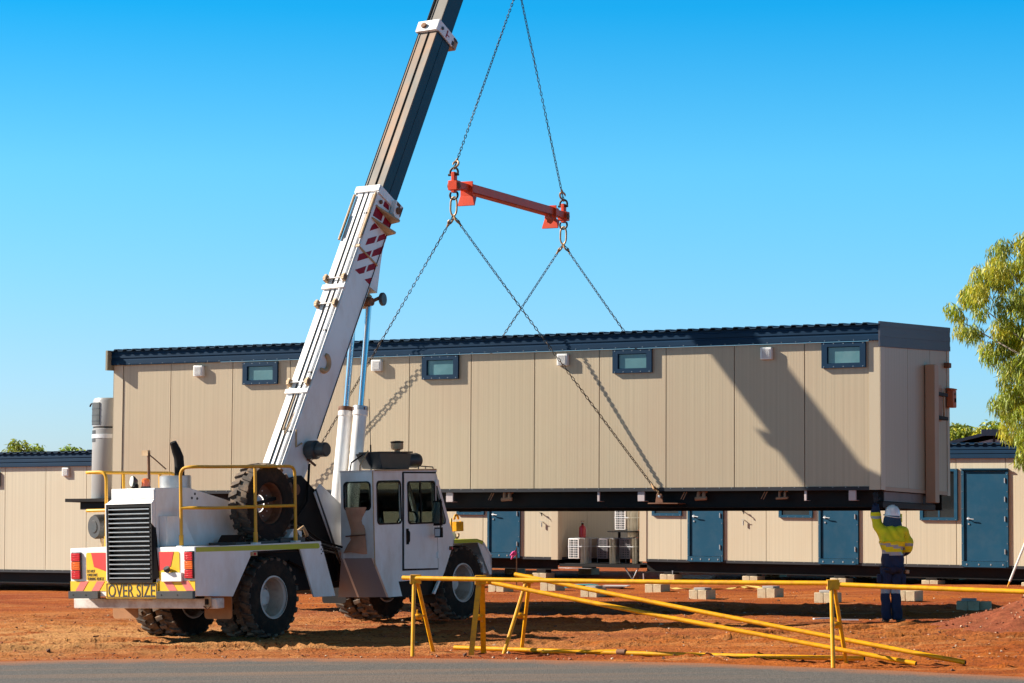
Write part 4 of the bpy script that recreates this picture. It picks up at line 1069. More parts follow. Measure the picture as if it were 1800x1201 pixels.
# engine hood
b = CB()
b.prism([(-1.80, 1.40), (-1.83, 1.75), (-1.83, 2.27), (-1.10, 2.27), (0, 2.02), (.34, 1.90), (.40, 1.40)], -.40, .45, 'y', white)
b.build('hood', crane, bev=.012, seg=2)
v, f = plate([(-.42, 2.04), (-.42, .9), (.44, .9), (.44, 2.04)], [[(-.385, 2.0), (-.385, .94), (.405, .94), (.405, 2.0)]], .16)
b = CB(); b.add([(-1.87 + z * .5, x, y) for x, y, z in v], f, black)
b.bx(-1.835, -1.80, -.39, .41, .93, 2.02, black)
gr = b.build('grille', crane, smooth=False)
for i in range(16):
    z = .965 + i * .0665
    b = CB(); b.prism([(-1.922, z), (-1.872, z - .012), (-1.872, z + .002), (-1.922, z + .014)], -.384, .404, 'y', steel); b.build('slat', gr, smooth=False)
b = CB(); b.prism([(-1.92, .93), (-1.84, .93), (-1.84, 2.06), (-1.92, 2.06)], -.448, -.424, 'y', white); b.prism([(-1.92, 1.76), (-1.84, 1.68), (-1.84, 2.06), (-1.92, 2.06)], .444, .462, 'y', white)
b.hexa([(-1.925, -.448, 2.045), (-1.84, -.448, 2.045), (-1.835, -.40, 2.11), (-1.845, -.40, 2.11)], [(-1.925, .462, 2.045), (-1.84, .462, 2.045), (-1.835, .448, 2.11), (-1.845, .448, 2.11)], white)
b.bx(-1.848, -1.832, -.35, .445, 2.112, 2.25, white); b.build('grille_surround', crane, bev=.006)
b = CB(); b.hexa([(-1.91, .446, 1.75), (-1.838, .446, 1.85), (-1.838, .446, .94), (-1.91, .446, .94)], [(-1.90, .456, 1.70), (-1.838, .456, 1.75), (-1.838, .535, 1.0), (-1.88, .535, .98)], black); b.build('grille_cheek', crane, smooth=False)
b = CB(); b.prism([(-1.76, 1.42), (-1.12, 1.42), (-1.40, 1.86), (-1.76, 1.86)], .452, .60, 'y', white); b.build('tool_box', crane, bev=.008)
b = CB()
for t, z in ((-.95, 2.17), (-1.02, 2.11), (-.90, 2.10)): b.lathe([(.02, 0), (.02, .006)], (t, .451, z), (0, 1, 0), darkgrey, 8)
b.bx(-.16, .0, .452, .49, 1.42, 1.50, white)
b.build('hood_latch', crane)
b = CB(); b.lathe([(.075, 0), (.075, .025)], (-1.45, -.06, 2.272), (0, 0, 1), darkgrey, 16); bc = b.build('beacon', crane)
b = CB(); b.lathe([(.066, .025), (.058, .13), (.035, .145)], (-1.45, -.06, 2.272), (0, 0, 1), beaconm, 20); b.build('beacon_lens', bc)
b = CB(); b.lathe([(.03, 0), (.075, .05), (.085, .085)], (-1.48, -.20, 2.37), (-.75, -.45, .1), darkgrey, 18); b.tube([(-1.5, -.2, 2.27), (-1.5, -.2, 2.36)], .02, black, 6); wl = b.build('work_lamp', crane)
b = CB(); b.lathe([(.080, .086), (.07, .096), (.02, .10)], (-1.48, -.20, 2.37), (-.75, -.45, .1), glass_lamp, 18); b.build('lamp_glass', wl)
b = CB(); b.lathe([(.03, 0), (.06, .04), (.05, .09)], (-1.3, -.36, 2.31), (-.7, -.5, .3), black, 12); b.tube([(-1.3, -.36, 2.26), (-1.3, -.36, 2.33)], .02, black, 6); b.build('horn', crane)
b = CB(); v = arc((-.86, .0, 2.20), .235, 0, 360, 26, (1, 0, 0), (0, 1, 0))[:-1]
b.lathe([(.22, 0), (.235, .02), (.235, .25), (.22, .26)], (-.86, .0, 2.19), (0, 0, 1), steel, 26, caps=False); b.lathe([(.16, 0), (.16, .2)], (-.86, 0, 2.2), (0, 0, 1), rust, 18); b.build('muffler_guard', crane)
b = CB(); b.tube([(-.82, .05, 2.3), (-.82, .05, 2.60), (-.83, .05, 2.72), (-.87, .04, 2.82), (-.93, .03, 2.95)], [.075, .075, .075, .07, .05], black, 14); b.build('exhaust_stack', crane)
b = CB(); b.lathe([(.17, 0), (.185, .03), (.185, .24), (.15, .28), (.15, .42)], (-1.02, -1.50, 1.715), (.95, .25, 0), darkgrey, 28); b.lathe([(.09, -.012), (.10, 0)], (-1.02, -1.50, 1.715), (.95, .25, 0), darkgrey, 24)
b.tube([(-.9, -1.46, 1.54), (-.9, -1.42, 1.3)], .025, ochre, 8); b.tube([(-.8, -1.45, 1.72), (-.5, -1.2, 1.72), (-.4, -.4, 1.72)], .07, darkgrey, 10); b.build('air_cleaner', crane)
b = CB(); b.tube([(-.2, .4, 1.9), (-.2, .4, 1.98)], .02, white, 8); b.lathe([(.03, 0), (.03, .03)], (-.2, .4, 1.98), (0, 0, 1), white, 10); b.build('filler_cap', crane)
b = CB(); b.tube([(-1.05, -.35, 2.27), (-1.05, -.35, 2.80)], .022, rust, 8); b.tube([(-1.05, -.35, 2.78), (-1.02, -.28, 2.72), (-.95, -.1, 2.55)], .010, rust, 6); b.bx(-1.08, -1.02, -.46, -.34, 2.76, 2.84, ochre); b.build('boom_rest', crane)
# guard rails
def rail(name, paths, r=.024):
    b = CB()
    for p in paths: b.tube(p, r, railyel, 10)
    return b.build(name, crane)
rail('guard_rail', [fillet([(-1.7, .82, 1.40), (-1.7, .83, 2.55), (-1.66, 1.08, 2.56), (-1.3, 1.1, 2.555), (.62, 1.1, 2.55), (.60, 1.1, 1.40)], .14),
                    [(-.35, 1.1, 1.40), (-.33, 1.1, 2.55)], fillet([(-1.7, .825, 1.97), (-1.62, 1.08, 1.965), (-1.3, 1.1, 1.955), (.61, 1.1, 1.955)], .1)])
rail('guard_rail', [fillet([(-1.7, -.63, 1.40), (-1.7, -.61, 2.53), (-1.7, -1.03, 2.53), (-1.5, -1.1, 2.53), (.42, -1.1, 2.505), (.42, -1.1, 1.40)], .13),
                    [(-.78, -1.1, 1.40), (-.78, -1.1, 2.51)], [(.05, -1.1, 1.40), (.05, -1.1, 2.51)], fillet([(-1.7, -.62, 1.965), (-1.7, -1.03, 1.965), (-1.5, -1.1, 1.96), (.42, -1.1, 1.95)], .08)])
for t, n in ((-1.7, .82), (-.35, 1.1), (.60, 1.1), (-1.7, -.63)):
    b = CB(); b.bx(t - .06, t + .06, n - .05, n + .05, 1.396, 1.425, white); b.tube([(t, n, 1.42), (t, n, 1.58)], .033, railyel, 10); b.build('rail_socket', crane)
# boom pivot frame, dark and oily
b = CB()
b.prism([(.95, 1.40), (2.45, 1.25), (2.72, .75), (2.80, 1.0), (2.1, 2.18), (1.75, 2.42), (1.2, 2.35), (.95, 1.9)], .26, .34, 'y', black)
b.prism([(.95, 1.40), (2.45, 1.25), (2.72, .75), (2.80, 1.0), (2.1, 2.18), (1.75, 2.42), (1.2, 2.35), (.95, 1.9)], -.34, -.26, 'y', black)
b.bx(.9, 1.9, -.26, .26, 1.0, 1.62, black); b.tube([(1.55, -.4, 2.2), (1.55, .4, 2.2)], .09, rust, 14)
b.tube([(1.2, .38, 1.45), (1.8, .40, 2.0), (2.0, .3, 2.6)], .022, black, 6); b.tube([(2.05, .37, 2.2), (2.3, .38, 1.7), (2.62, .40, 1.0)], .02, darkgrey, 6)
b.build('boom_pivot_frame', crane, bev=.008)
b = CB(); b.prism([(2.02, 2.14), (2.18, 2.28), (2.74, 1.93), (2.76, 1.05), (2.62, 1.05)], .345, .375, 'y', white); b.prism([(2.02, 2.14), (2.18, 2.28), (2.74, 1.93), (2.76, 1.05), (2.62, 1.05)], -.375, -.345, 'y', white); b.build('pivot_side_plate', crane, bev=.006)
b = CB()
for k in range(4):
    n_ = .42 + .05 * k; b.tube(fillet([(.8, n_, 1.44), (1.25, n_ + .02, 1.62 + .05 * k), (1.8, n_ - .02, 1.30 + .04 * k), (2.42, n_ + .02, 1.18 + .03 * k)], .3), .016, black if k % 2 else darkgrey, 6)
b.tube([(1.3, .40, 1.1), (1.7, .42, .95), (2.3, .40, .9)], .02, black, 6)
b.build('hydraulic_hose', crane)
b = CB(); b.bx(.3, .9, .3, 1.05, 1.40, 1.47, darkgrey); b.prism([(.62, 1.47), (.95, 1.47), (.95, 1.56), (.74, 1.60)], .55, .95, 'y', white); b.tube([(.9, .8, 1.5), (1.05, .9, 1.62), (1.2, .85, 1.5), (1.5, .5, 1.45)], .03, ochre, 8); b.build('valve_bank', crane, bev=.006)
b = CB(); b.bx(-.72, .62, .50, 1.02, 1.40, 1.44, darkgrey); b.prism([(-.58, 1.44), (-.42, 1.44), (-.48, 1.55)], .55, .95, 'y', black); b.prism([(.72, 1.44), (.95, 1.44), (.80, 1.60)], .55, .95, 'y', darkgrey); b.build('spare_cradle', crane, bev=.004)

spare = thing('spare_wheel', 'spare tyre standing upright on the crane deck behind the yellow rail', 'spare wheel', CRM @ Matrix.Translation((.22, -.77, 2.0)))
b, rb2 = wheel_meshes(); b.build('tyre', spare)
b = CB(); b.lathe([(.315, .14), (.30, .12), (.29, -.02), (.17, -.05), (.13, -.05)], (0, 0, 0), (0, 1, 0), rust, 40, caps=False); b.lathe([(.315, -.14), (.30, -.12), (.29, -.06), (.17, -.07), (.13, -.06)], (0, 0, 0), (0, 1, 0), rust, 40, caps=False)
for i in range(10):
    a = 2 * math.pi * i / 10; b.lathe([(.012, -.05), (.012, -.035)], (.20 * math.cos(a), 0, .20 * math.sin(a)), (0, 1, 0), white_dirty, 6)
b.lathe([(.13, -.10), (.13, -.08), (.02, -.075)], (0, 0, 0), (0, 1, 0), white, 24)
b.build('rim', spare)
b = CB(); b.hexa([(-.15, .02, -.02), (-.15, .05, -.02), (-.15, .05, .03), (-.15, .02, .03)], [(.32, .02, .05), (.32, .05, .05), (.32, .05, .10), (.32, .02, .10)], black); b.build('clamp_bar', spare)

# front body and cab
b = CB(); b.bx(2.6, 5.7, -.36, .36, .72, 1.28, black); b.bx(2.6, 5.6, -1.15, .55, 1.18, 1.30, white); b.bx(5.55, 5.76, -1.15, 1.15, .72, 1.0, white); b.build('front_chassis', crane, bev=.01)
for s in (1, -1):
    n0, n1 = (.62, 1.2) if s > 0 else (-1.2, -.62)
    prof = [(4.60, 1.248), (5.335, 1.245), (5.50, 1.19), (5.66, 1.02), (5.71, .70), (5.735, .70), (5.735, 1.03), (5.52, 1.25), (5.31, 1.305), (4.60, 1.31)]
    b = CB(); b.prism(prof, n0, n1, 'y', white); b.prism([(5.335, 1.245), (5.66, .70), (5.735, .70), (5.735, 1.0), (5.5, 1.24)], n1 - .02 if s > 0 else n0, n1 if s > 0 else n0 + .02, 'y', white)
    fd = b.build('fender', crane, bev=.004)
    b = CB(); q0, q1 = (n1, n1 + .004) if s > 0 else (n0 - .004, n0)
    b.prism([(4.64, 1.252), (5.335, 1.248), (5.46, 1.21), (5.50, 1.252), (5.30, 1.305), (4.64, 1.308)], q0, q1, 'y', lime)
    b.prism([(4.62, 1.3102), (5.31, 1.3062), (5.50, 1.262), (5.50, 1.268), (5.31, 1.3105), (4.62, 1.3142)], n0 + .01, n1, 'y', lime)
    b.build('reflective_stripe', fd, smooth=False)
b = CB(); b.bx(4.50, 4.56, 1.201, 1.23, 1.15, 1.21, rust); b.lathe([(.022, 0), (.018, .014)], (4.53, 1.231, 1.18), (0, 1, 0), lensred, 12); b.build('side_marker', crane)
cabo = [(2.44, 2.45), (4.16, 2.43), (4.19, 2.40), (4.66, 1.31), (4.35, .80), (4.07, .45), (4.03, .47), (4.22, .70), (3.075, .70), (3.165, .464), (2.80, .464), (2.43, 1.09)]
win1 = rrect(2.56, 3.185, 1.625, 2.29, .07)
wind = rrect(3.355, 4.09, 1.612, 2.272, .06)
quart = [(4.175, 2.22), (4.20, 2.20), (4.41, 1.66), (4.40, 1.60), (4.36, 1.585), (4.175, 1.59)]
b = CB()
for n, holes in ((1.18, [win1, wind, quart]), (.60, [win1, wind, quart])):
    v, f = plate(cabo, holes, .04); b.add([(x, n + z, y) for x, y, z in v], f, white)
v, f = plate([(.58, 2.45), (1.2, 2.45), (1.2, 1.09), (.56, 1.09)], [rrect(.648, 1.158, 1.852, 2.288, .07)], .03)
b.add([(2.45 + z, x, y) for x, y, z in v], f, white)
b.hexa([(2.432, .56, 1.095), (2.432, 1.198, 1.095), (2.80, 1.198, .464), (2.80, .20, .464)], [(2.47, .56, 1.095), (2.47, 1.17, 1.095), (2.84, 1.17, .464), (2.84, .24, .464)], mat('kick_panel_bounce_tint', (.30, .315, .37), .8, spec=.1, var=.05, dirt=DUST, damt=.3))  # grey shifted to blue to cancel brown bounce light from the dirt
b.hexa([(2.44, .58, 2.43), (4.18, .58, 2.41), (4.18, 1.2, 2.41), (2.44, 1.2, 2.43)], [(2.42, .57, 2.475), (4.20, .57, 2.455), (4.20, 1.21, 2.455), (2.42, 1.21, 2.475)], white)
b.hexa([(4.64, .6, 1.31), (4.66, 1.2, 1.31), (4.35, 1.2, .80), (4.35, .6, .80)], [(4.60, .6, 1.31), (4.62, 1.17, 1.31), (4.31, 1.17, .80), (4.31, .6, .80)], white)
b.bx(2.78, 4.15, .62, 1.15, .69, .74, black); b.bx(3.10, 4.12, .60, 1.13, .44, .69, black)
cab = b.build('cab', crane, smooth=False)
b = CB(); b.bx(2.46, 2.463, .64, 1.165, 1.845, 2.295, glassm); b.build('pane', cab, smooth=False)
for n in (1.17, .60):
    for poly in (win1, quart):
        b = CB(); b.prism(poly, n, n + .004, 'y', glassm); b.build('pane', cab, smooth=False)
b = CB(); b.prism(wind, .60, .604, 'y', glassm); b.build('pane', cab, smooth=False)
b = CB(); b.hexa([(4.19, .62, 2.39), (4.19, 1.16, 2.39), (4.64, 1.16, 1.34), (4.64, .62, 1.34)], [(4.185, .62, 2.387), (4.185, 1.16, 2.387), (4.635, 1.16, 1.337), (4.635, .62, 1.337)], glassm); b.build('windscreen', cab, smooth=False)
def gasket(parent, poly, n, th=.012):
    c = (sum(p[0] for p in poly) / len(poly), sum(p[1] for p in poly) / len(poly))
    out = [(c[0] + (p[0] - c[0]) * 1.035 + (.006 if p[0] > c[0] else -.006), c[1] + (p[1] - c[1]) * 1.03 + (.006 if p[1] > c[1] else -.006)) for p in poly]
    inn = [(c[0] + (p[0] - c[0]) * .97, c[1] + (p[1] - c[1]) * .97) for p in poly]
    v, f = plate(out, [inn], th); b = CB(); b.add([(x, n + z, y) for x, y, z in v], f, black); return b.build('window_seal', parent, smooth=False)
gasket(cab, win1, 1.202); gasket(cab, quart, 1.202)
rw = rrect(.648, 1.158, 1.852, 2.288, .07)
cc = (.903, 2.07); v, f = plate([(cc[0] + (p[0] - cc[0]) * 1.06, cc[1] + (p[1] - cc[1]) * 1.06) for p in rw], [[(cc[0] + (p[0] - cc[0]) * .96, cc[1] + (p[1] - cc[1]) * .96) for p in rw]], .012)
b = CB(); b.add([(2.434 + z, x, y) for x, y, z in v], f, black); b.build('window_seal', cab, smooth=False)
# door
v, f = plate([(3.275, 2.415), (4.14, 2.405), (4.14, .87), (3.215, .895)], [wind], .022)
b = CB(); b.add([(x, 1.213 + z, y) for x, y, z in v], f, white)
dr = b.build('door', crane, smooth=False)
v, f = plate([(3.245, 2.44), (4.165, 2.43), (4.165, .845), (3.185, .865)], [[(3.275, 2.415), (4.14, 2.405), (4.14, .87), (3.215, .895)]], .012)
b = CB(); b.add([(x, 1.206 + z, y) for x, y, z in v], f, black); b.build('door_seal', dr, smooth=False)
gasket(dr, wind, 1.226)
b = CB(); b.prism(wind, 1.205, 1.209, 'y', glassm); b.build('pane', dr, smooth=False)
b = CB(); b.bx(3.70, 3.725, 1.198, 1.222, 1.62, 2.27, black); b.build('window_divider', dr, smooth=False)
b = CB(); b.tube(fillet([(3.31, 1.225, 1.50), (3.31, 1.27, 1.48), (3.30, 1.27, 1.32), (3.30, 1.225, 1.30)], .03), .012, black, 8); b.bx(3.28, 3.34, 1.224, 1.235, 1.28, 1.53, black); b.build('handle', dr)
b = CB()
for z in (2.25, 1.08): b.bx(4.11, 4.20, 1.222, 1.245, z - .05, z + .05, white)
b.build('hinge', dr, bev=.005)
# mirror
b = CB(); b.tube(fillet([(4.2, 1.21, 1.95), (4.05, 1.38, 1.98), (4.0, 1.40, 1.95), (3.99, 1.40, 1.40), (4.15, 1.22, 1.42)], .04), .012, black, 8); b.bx(3.93, 3.965, 1.30, 1.46, 1.56, 1.96, black); b.bx(3.94, 3.98, 1.31, 1.45, 1.37, 1.53, black); mr = b.build('mirror', crane, bev=.01)
b = CB(); b.hexa([(3.900, 1.315, 1.60), (3.900, 1.445, 1.60), (3.928, 1.445, 1.94), (3.928, 1.315, 1.94)], [(3.93, 1.315, 1.60), (3.93, 1.445, 1.60), (3.935, 1.445, 1.94), (3.935, 1.315, 1.94)], chrome); b.hexa([(3.918, 1.33, 1.39), (3.918, 1.43, 1.39), (3.932, 1.43, 1.51), (3.932, 1.33, 1.51)], [(3.942, 1.33, 1.39), (3.942, 1.43, 1.39), (3.942, 1.43, 1.51), (3.942, 1.33, 1.51)], chrome); b.build('mirror_glass', mr, smooth=False)
# interior
b = CB(); b.bx(2.95, 3.35, .70, 1.1, .95, 1.15, black); b.prism([(2.80, 1.15), (2.98, 1.15), (2.88, 2.0), (2.72, 2.0)], .72, 1.08, 'y', black); b.build('seat', crane, bev=.03)
b = CB(); b.prism([(3.95, .75), (4.45, .85), (4.55, 1.35), (3.98, 1.55)], .64, 1.14, 'y', darkgrey); b.tube([(3.95, .9, 1.45), (3.78, .9, 1.62)], .03, black, 8)
st = arc((3.76, .9, 1.64), .19, 0, 360, 20, (0, 1, 0), (.5, 0, .86)); b.tube(st[:-1], .014, black, 6, closed=True); b.tube([st[0], st[10]], .01, black, 6); b.build('steering_console', crane)
# things on and round the cab
b = CB(); b.prism([(2.98, 2.50), (3.72, 2.48), (3.80, 2.74), (2.90, 2.76)], .62, 1.0, 'y', darkgrey); b.bx(2.885, 3.82, .60, 1.02, 2.745, 2.77, darkgrey); b.hexa([(2.96, .62, 2.50), (2.96, .80, 2.50), (2.78, .80, 2.74), (2.78, .62, 2.74)], [(3.0, .62, 2.50), (3.0, .80, 2.50), (2.92, .80, 2.75), (2.92, .62, 2.75)], darkgrey); b.build('roof_air_conditioner', crane, bev=.01)
b = CB(); b.lathe([(.11, 0), (.12, .03), (.12, .52), (.125, .54), (.11, .60)], (3.78, .62, 2.63), (1, .15, 0), darkgrey, 20); b.build('air_receiver', crane)
b = CB(); b.lathe([(.045, 0), (.045, .08), (.10, .10), (.105, .18), (.10, .20)], (3.95, .60, 2.72), (0, 0, 1), ochre, 20); b.lathe([(.108, .20), (.108, .225), (.03, .235)], (3.95, .60, 2.72), (0, 0, 1), black, 20); b.build('air_intake_cap', crane)
b = CB(); b.tube(fillet([(3.75, 1.16, 2.47), (3.75, 1.16, 2.53), (4.16, 1.16, 2.51), (4.16, 1.16, 2.46)], .03), .010, darkgrey, 6); b.tube([(3.95, 1.16, 2.46), (3.95, 1.16, 2.52)], .009, darkgrey, 6); b.bx(2.5, 4.18, 1.19, 1.215, 2.456, 2.48, ochre); b.build('roof_rail', crane)
b = CB(); b.tube([(3.63, .3, 2.2), (3.63, .3, 2.9)], .014, black, 6); b.tube([(3.63, .3, 2.9), (3.62, .3, 3.65)], .006, black, 5); b.build('antenna', crane)
b = CB(); b.tube([(2.45, 1.205, .95), (2.45, 1.205, 2.46)], .010, ochre, 6); b.tube([(2.42, .98, 2.47), (2.40, 1.0, 2.55), (2.75, .9, 2.78)], .014, ochre, 6); b.tube([(2.42, .78, 2.47), (2.5, .75, 2.6), (2.8, .75, 2.72)], .012, black, 6); b.build('conduit', crane)
b = CB(); n = 14; vs = []; fs = []
for i in range(n + 1):
    for j in range(n + 1):
        z = 1.895 - .72 * j / n; q = j / n
        n0 = .66 + .10 * math.sin(min(1, q * 1.9) * math.pi * .5) - .14 * max(0, q - .62) / .38 * 1.0; n1 = 1.09 - .07 * math.exp(-((q - .30) / .2) ** 2) - .02 * q
        nn = n0 + (n1 - n0) * i / n; tt = 2.425 - .030 * math.sin(i / n * math.pi) - .022 * math.sin(7 * q + 3 * i / n) - .02 * math.exp(-((q - .62) / .05) ** 2)
        vs.append((tt, nn, z + .018 * math.sin(5 * i / n) * q))
for i in range(n):
    for j in range(n): fs.append((i * (n + 1) + j, (i + 1) * (n + 1) + j, (i + 1) * (n + 1) + j + 1, i * (n + 1) + j + 1))
b.add(vs + [(t + .006, a, z) for t, a, z in vs], fs + [tuple(len(vs) + k for k in f[::-1]) for f in fs], brownleather)
b.tube([(2.38, .70, 1.44), (2.37, .85, 1.45), (2.385, 1.08, 1.46)], .012, rust, 6); b.build('window_cover', crane)
b = CB()
b.bx(5.17, 5.37, .74, .90, 1.44, 1.60, yellow); b.tube(arc((5.27, .82, 1.655), .055, -20, 200, 12, (1, 0, 0), (0, 0, 1)), .022, yellow, 8); b.tube(arc((5.27, .82, 1.385), .055, 160, 380, 12, (1, 0, 0), (0, 0, 1)), .022, ochre, 8); b.tube([(5.37, .82, 1.46), (5.42, .82, 1.52), (5.37, .82, 1.60)], .03, yellow, 8); b.tube([(5.12, .82, 1.40), (5.12, .82, 1.66)], .02, yellow, 8); b.bx(5.08, 5.18, .78, .86, 1.30, 1.44, white)
b.build('tow_hook_block', crane, bev=.012)
# lift cylinders
for n in (.15, -.15):
    b = CB(); A = Vector((3.16, n, 1.27)); Bv = Vector((3.584, n, 3.49)); D = (Bv - A).normalized(); 
    b.lathe([(.09, 0), (.11, .03), (.11, (Bv - A).length - .12), (.125, (Bv - A).length - .11), (.125, (Bv - A).length), (.08, (Bv - A).length + .01)], A, D, white, 24)
    cy = b.build('lift_cylinder', crane)
    b = CB(); E_ = Vector((3.885, n, 5.27)); b.tube([Bv, E_], .05, chrome, 16); b.lathe([(.055, -.06), (.07, -.03), (.07, .05)], E_, D, black, 12); b.build('piston_rod', cy)
    b = CB(); b.lathe([(.105, -.02), (.128, -.018), (.128, .05), (.105, .052)], Bv - D * .01, D, rust if n < 0 else steel, 20, caps=False)
    for k in range(4): 
        a = k * 1.57 + .4; b.bx(Bv.x + .11 * math.cos(a) - .02, Bv.x + .11 * math.cos(a) + .02, n + .11 * math.sin(a) - .02, n + .11 * math.sin(a) + .02, Bv.z - .02, Bv.z + .03, rust)
    b.build('gland', cy)
# boom: s along, d down into the section, n sideways
BE = Vector((.5105, 0, .8599)); BD = Vector((.8599, 0, -.5105)); BO = Vector((1.50, 0, 2.67))
def BP(s, d, n):
    p = BO + BE * s + BD * d; return (p.x, n, p.z)
def bbox(b, s0, s1, d0, d1, n0, n1, m):
    b.hexa([BP(s0, d0, n0), BP(s0, d0, n1), BP(s0, d1, n1), BP(s0, d1, n0)], [BP(s1, d0, n0), BP(s1, d0, n1), BP(s1, d1, n1), BP(s1, d1, n0)], m)
def bpoly(b, poly, n0, n1, m):
    b.hexa([BP(s, d, n0) for s, d in poly], [BP(s, d, n1) for s, d in poly], m)
b = CB(); bpoly(b, [(-.95, .0), (5.22, -.01), (5.22, .56), (.35, .565), (-.06, .56), (-.85, .28)], -.22, .22, white)
b.build('boom_base_section', crane, bev=.012, seg=2); bs = crane.children[-1] if False else [o for o in crane.children if o.name.startswith('boom_base_section')][0]
b = CB(); bpoly(b, [(3.62, .55), (3.64, .775), (4.12, .625), (4.40, .55)], -.215, .215, white); b.build('lower_wedge', bs, smooth=False)
b = CB()
for n in (-.07, .03): b.tube([BP(-.5, -.012, n), BP(5.2, -.014, n)], .011, black, 6)
b.tube([BP(-.2, -.02, .135), BP(5.1, -.02, .135)], .022, white, 8); b.tube([BP(-.3, -.012, .19), BP(5.0, -.012, .19)], .012, white, 6); b.tube([BP(.6, -.012, -.02), BP(.45, -.015, .03), BP(1.3, -.016, .16)], .009, ochre, 6)
b.tube([BP(.55, -.012, -.03), BP(1.25, -.012, -.03)], .010, ochre, 6)
b.tube([BP(.7, .535, .226), BP(5.0, .52, .226)], .007, black, 5)
b.build('hose', bs)
for s, d0 in ((1.25, 1), (2.75, 0), (3.25, 1), (4.05, 2)):
    b = CB()
    if d0 == 1: bbox(b, s - .04, s + .04, -.055, -.012, -.23, .23, white)
    if d0 == 2: bbox(b, s - .025, s + .025, -.03, -.012, .08, .24, ochre); bbox(b, s - .02, s + .0, .0, .55, .2205, .236, ochre); b.tube([BP(s - .02, .02, .23), BP(s - .02, .55, .23)], .016, ochre, 6)
    else:
        for n in (-.20, .17): bbox(b, s + .1, s + .22, -.10, .0, n - .02, n + .03, ochre); b.lathe([(.05, -.03), (.05, .03)], BP(s + .16, -.06, n), (0, 1, 0), ochre, 12)
        b.tube([BP(s + .16, -.06, -.2), BP(s + .16, -.06, .17)], .012, white, 6)
    b.build('hose_guide', bs, bev=.004)
for s in (.5, 1.6, 2.4, 4.7):
    b = CB(); bbox(b, s - .015, s + .015, -.04, -.01, .10, .16, black); b.build('hose_clip', bs, smooth=False)
# red warning chevrons on the side of the base section
def bchev(pl):
    b = CB(); bpoly(b, pl, .2202, .2245, boomred); b.build('chevron', bs, smooth=False)
for pl in ([(3.793, .061), (3.926, .051), (4.173, .307), (4.03, .303)], [(4.073, .351), (4.208, .35), (4.437, .55), (4.27, .55)], [(3.635, .077), (3.866, .304), (3.728, .308), (3.642, .214)],
           [(3.779, .351), (3.914, .349), (4.078, .518), (3.943, .52)], [(3.641, .372), (3.779, .52), (3.641, .515)], [(4.154, .121), (4.289, .127), (4.465, .309), (4.325, .304)],
           [(4.369, .352), (4.506, .359), (4.62, .468), (4.58, .55)], [(4.429, .106), (4.543, .115), (4.626, .16), (4.613, .292)], [(4.702, .055), (4.928, .058), (4.916, .281), (4.751, .29)],
           [(4.726, .339), (4.915, .345), (4.93, .55), (4.727, .55)], [(5.008, .214), (5.11, .213), (5.11, .348), (5.029, .374)]):
    bchev(pl)
# collars and rub-plates
b = CB(); bbox(b, 5.14, 5.26, -.05, -.01, -.25, .25, white); bbox(b, 5.12, 5.26, -.03, .60, .2205, .25, white); bbox(b, 5.12, 5.26, -.03, .60, -.25, -.2205, white); bbox(b, 5.10, 5.26, .56, .60, -.25, .25, ochre)
bpoly(b, [(5.22, .36), (5.22, .585), (4.98, .585), (4.90, .52), (4.98, .40)], .2505, .33, white)
b.lathe([(.035, 0), (.035, .03)], BP(5.02, .12, .222), (0, 1, 0), rust, 12); b.lathe([(.06, 0), (.06, .03)], BP(5.08, .48, .331), (0, 1, 0), rust, 14)
bpoly(b, [(5.2, .54), (5.2, .582), (5.02, .582), (5.02, .55)], .3305, .336, blacktxt); bpoly(b, [(5.21, .40), (5.21, .50), (5.15, .50), (5.15, .40)], .3305, .336, rust)
b.build('boom_collar', bs, bev=.006)
for s in (4.93, 4.69):
    b = CB(); b.hexa([BP(s - .05, .03, .222), BP(s - .02, .03, .222), BP(s - .03, .55, .222), BP(s - .07, .55, .222)], [BP(s - .045, .06, .24), BP(s - .02, .06, .24), BP(s - .0, .54, .40), BP(s - .05, .54, .40)], ochre); b.build('rope_guide_plate', bs, bev=.008)
for n in (-.235, .205):
    b = CB(); b.tube([BP(4.2, -.035, n), BP(5.1, -.035, n)], .022, ochre, 8); b.tube([BP(4.25, -.05, n + .03), BP(4.7, -.05, n + .03)], .012, black, 6); b.build('grab_bar', bs)
b = CB(); b.lathe([(.13, 0), (.15, .03), (.15, .17), (.12, .19), (.10, .20), (.115, .22), (.115, .36), (.10, .38)], BP(.42, .42, .222), (0, 1, 0), darkgrey, 24); b.tube([BP(.42, .2, .25), BP(.30, .12, .24), BP(.55, .0, .23)], .014, ochre, 6); b.tube([BP(.28, .45, .24), BP(.25, .62, .3)], .02, rust, 6)
b.build('hose_reel', bs)
b = CB(); q = [Vector((2.52 + .13 * math.cos(R(a)), .235, 4.22 + .14 * math.sin(R(a)))) for a in range(-130, 75, 15)]; b.tube(q, [.028] + [.042] * (len(q) - 2) + [.03], ochre, 8); b.build('angle_indicator', bs)
b = CB(); b.lathe([(.10, -.03), (.11, -.02), (.11, .02), (.10, .03)], (4.06, .30, 5.30), (.2, 1, 0), darkgrey, 20); b.tube([(3.88, .24, 5.27), (4.06, .28, 5.34)], .03, rust, 8); b.tube([(3.82, -.2, 5.25), (3.82, .26, 5.25)], .07, rust, 10); b.build('rope_pulley', bs)
b = CB(); bbox(b, 3.35, 3.60, .56, .80, -.12, .12, ochre); b.build('cylinder_mount', bs, bev=.01)
b = CB(); bbox(b, 4.9, 8.72, .08, .09, -.19, .19, boomrust); bbox(b, 4.9, 8.72, .0905, .53, -.1895, .1895, boomdark); 
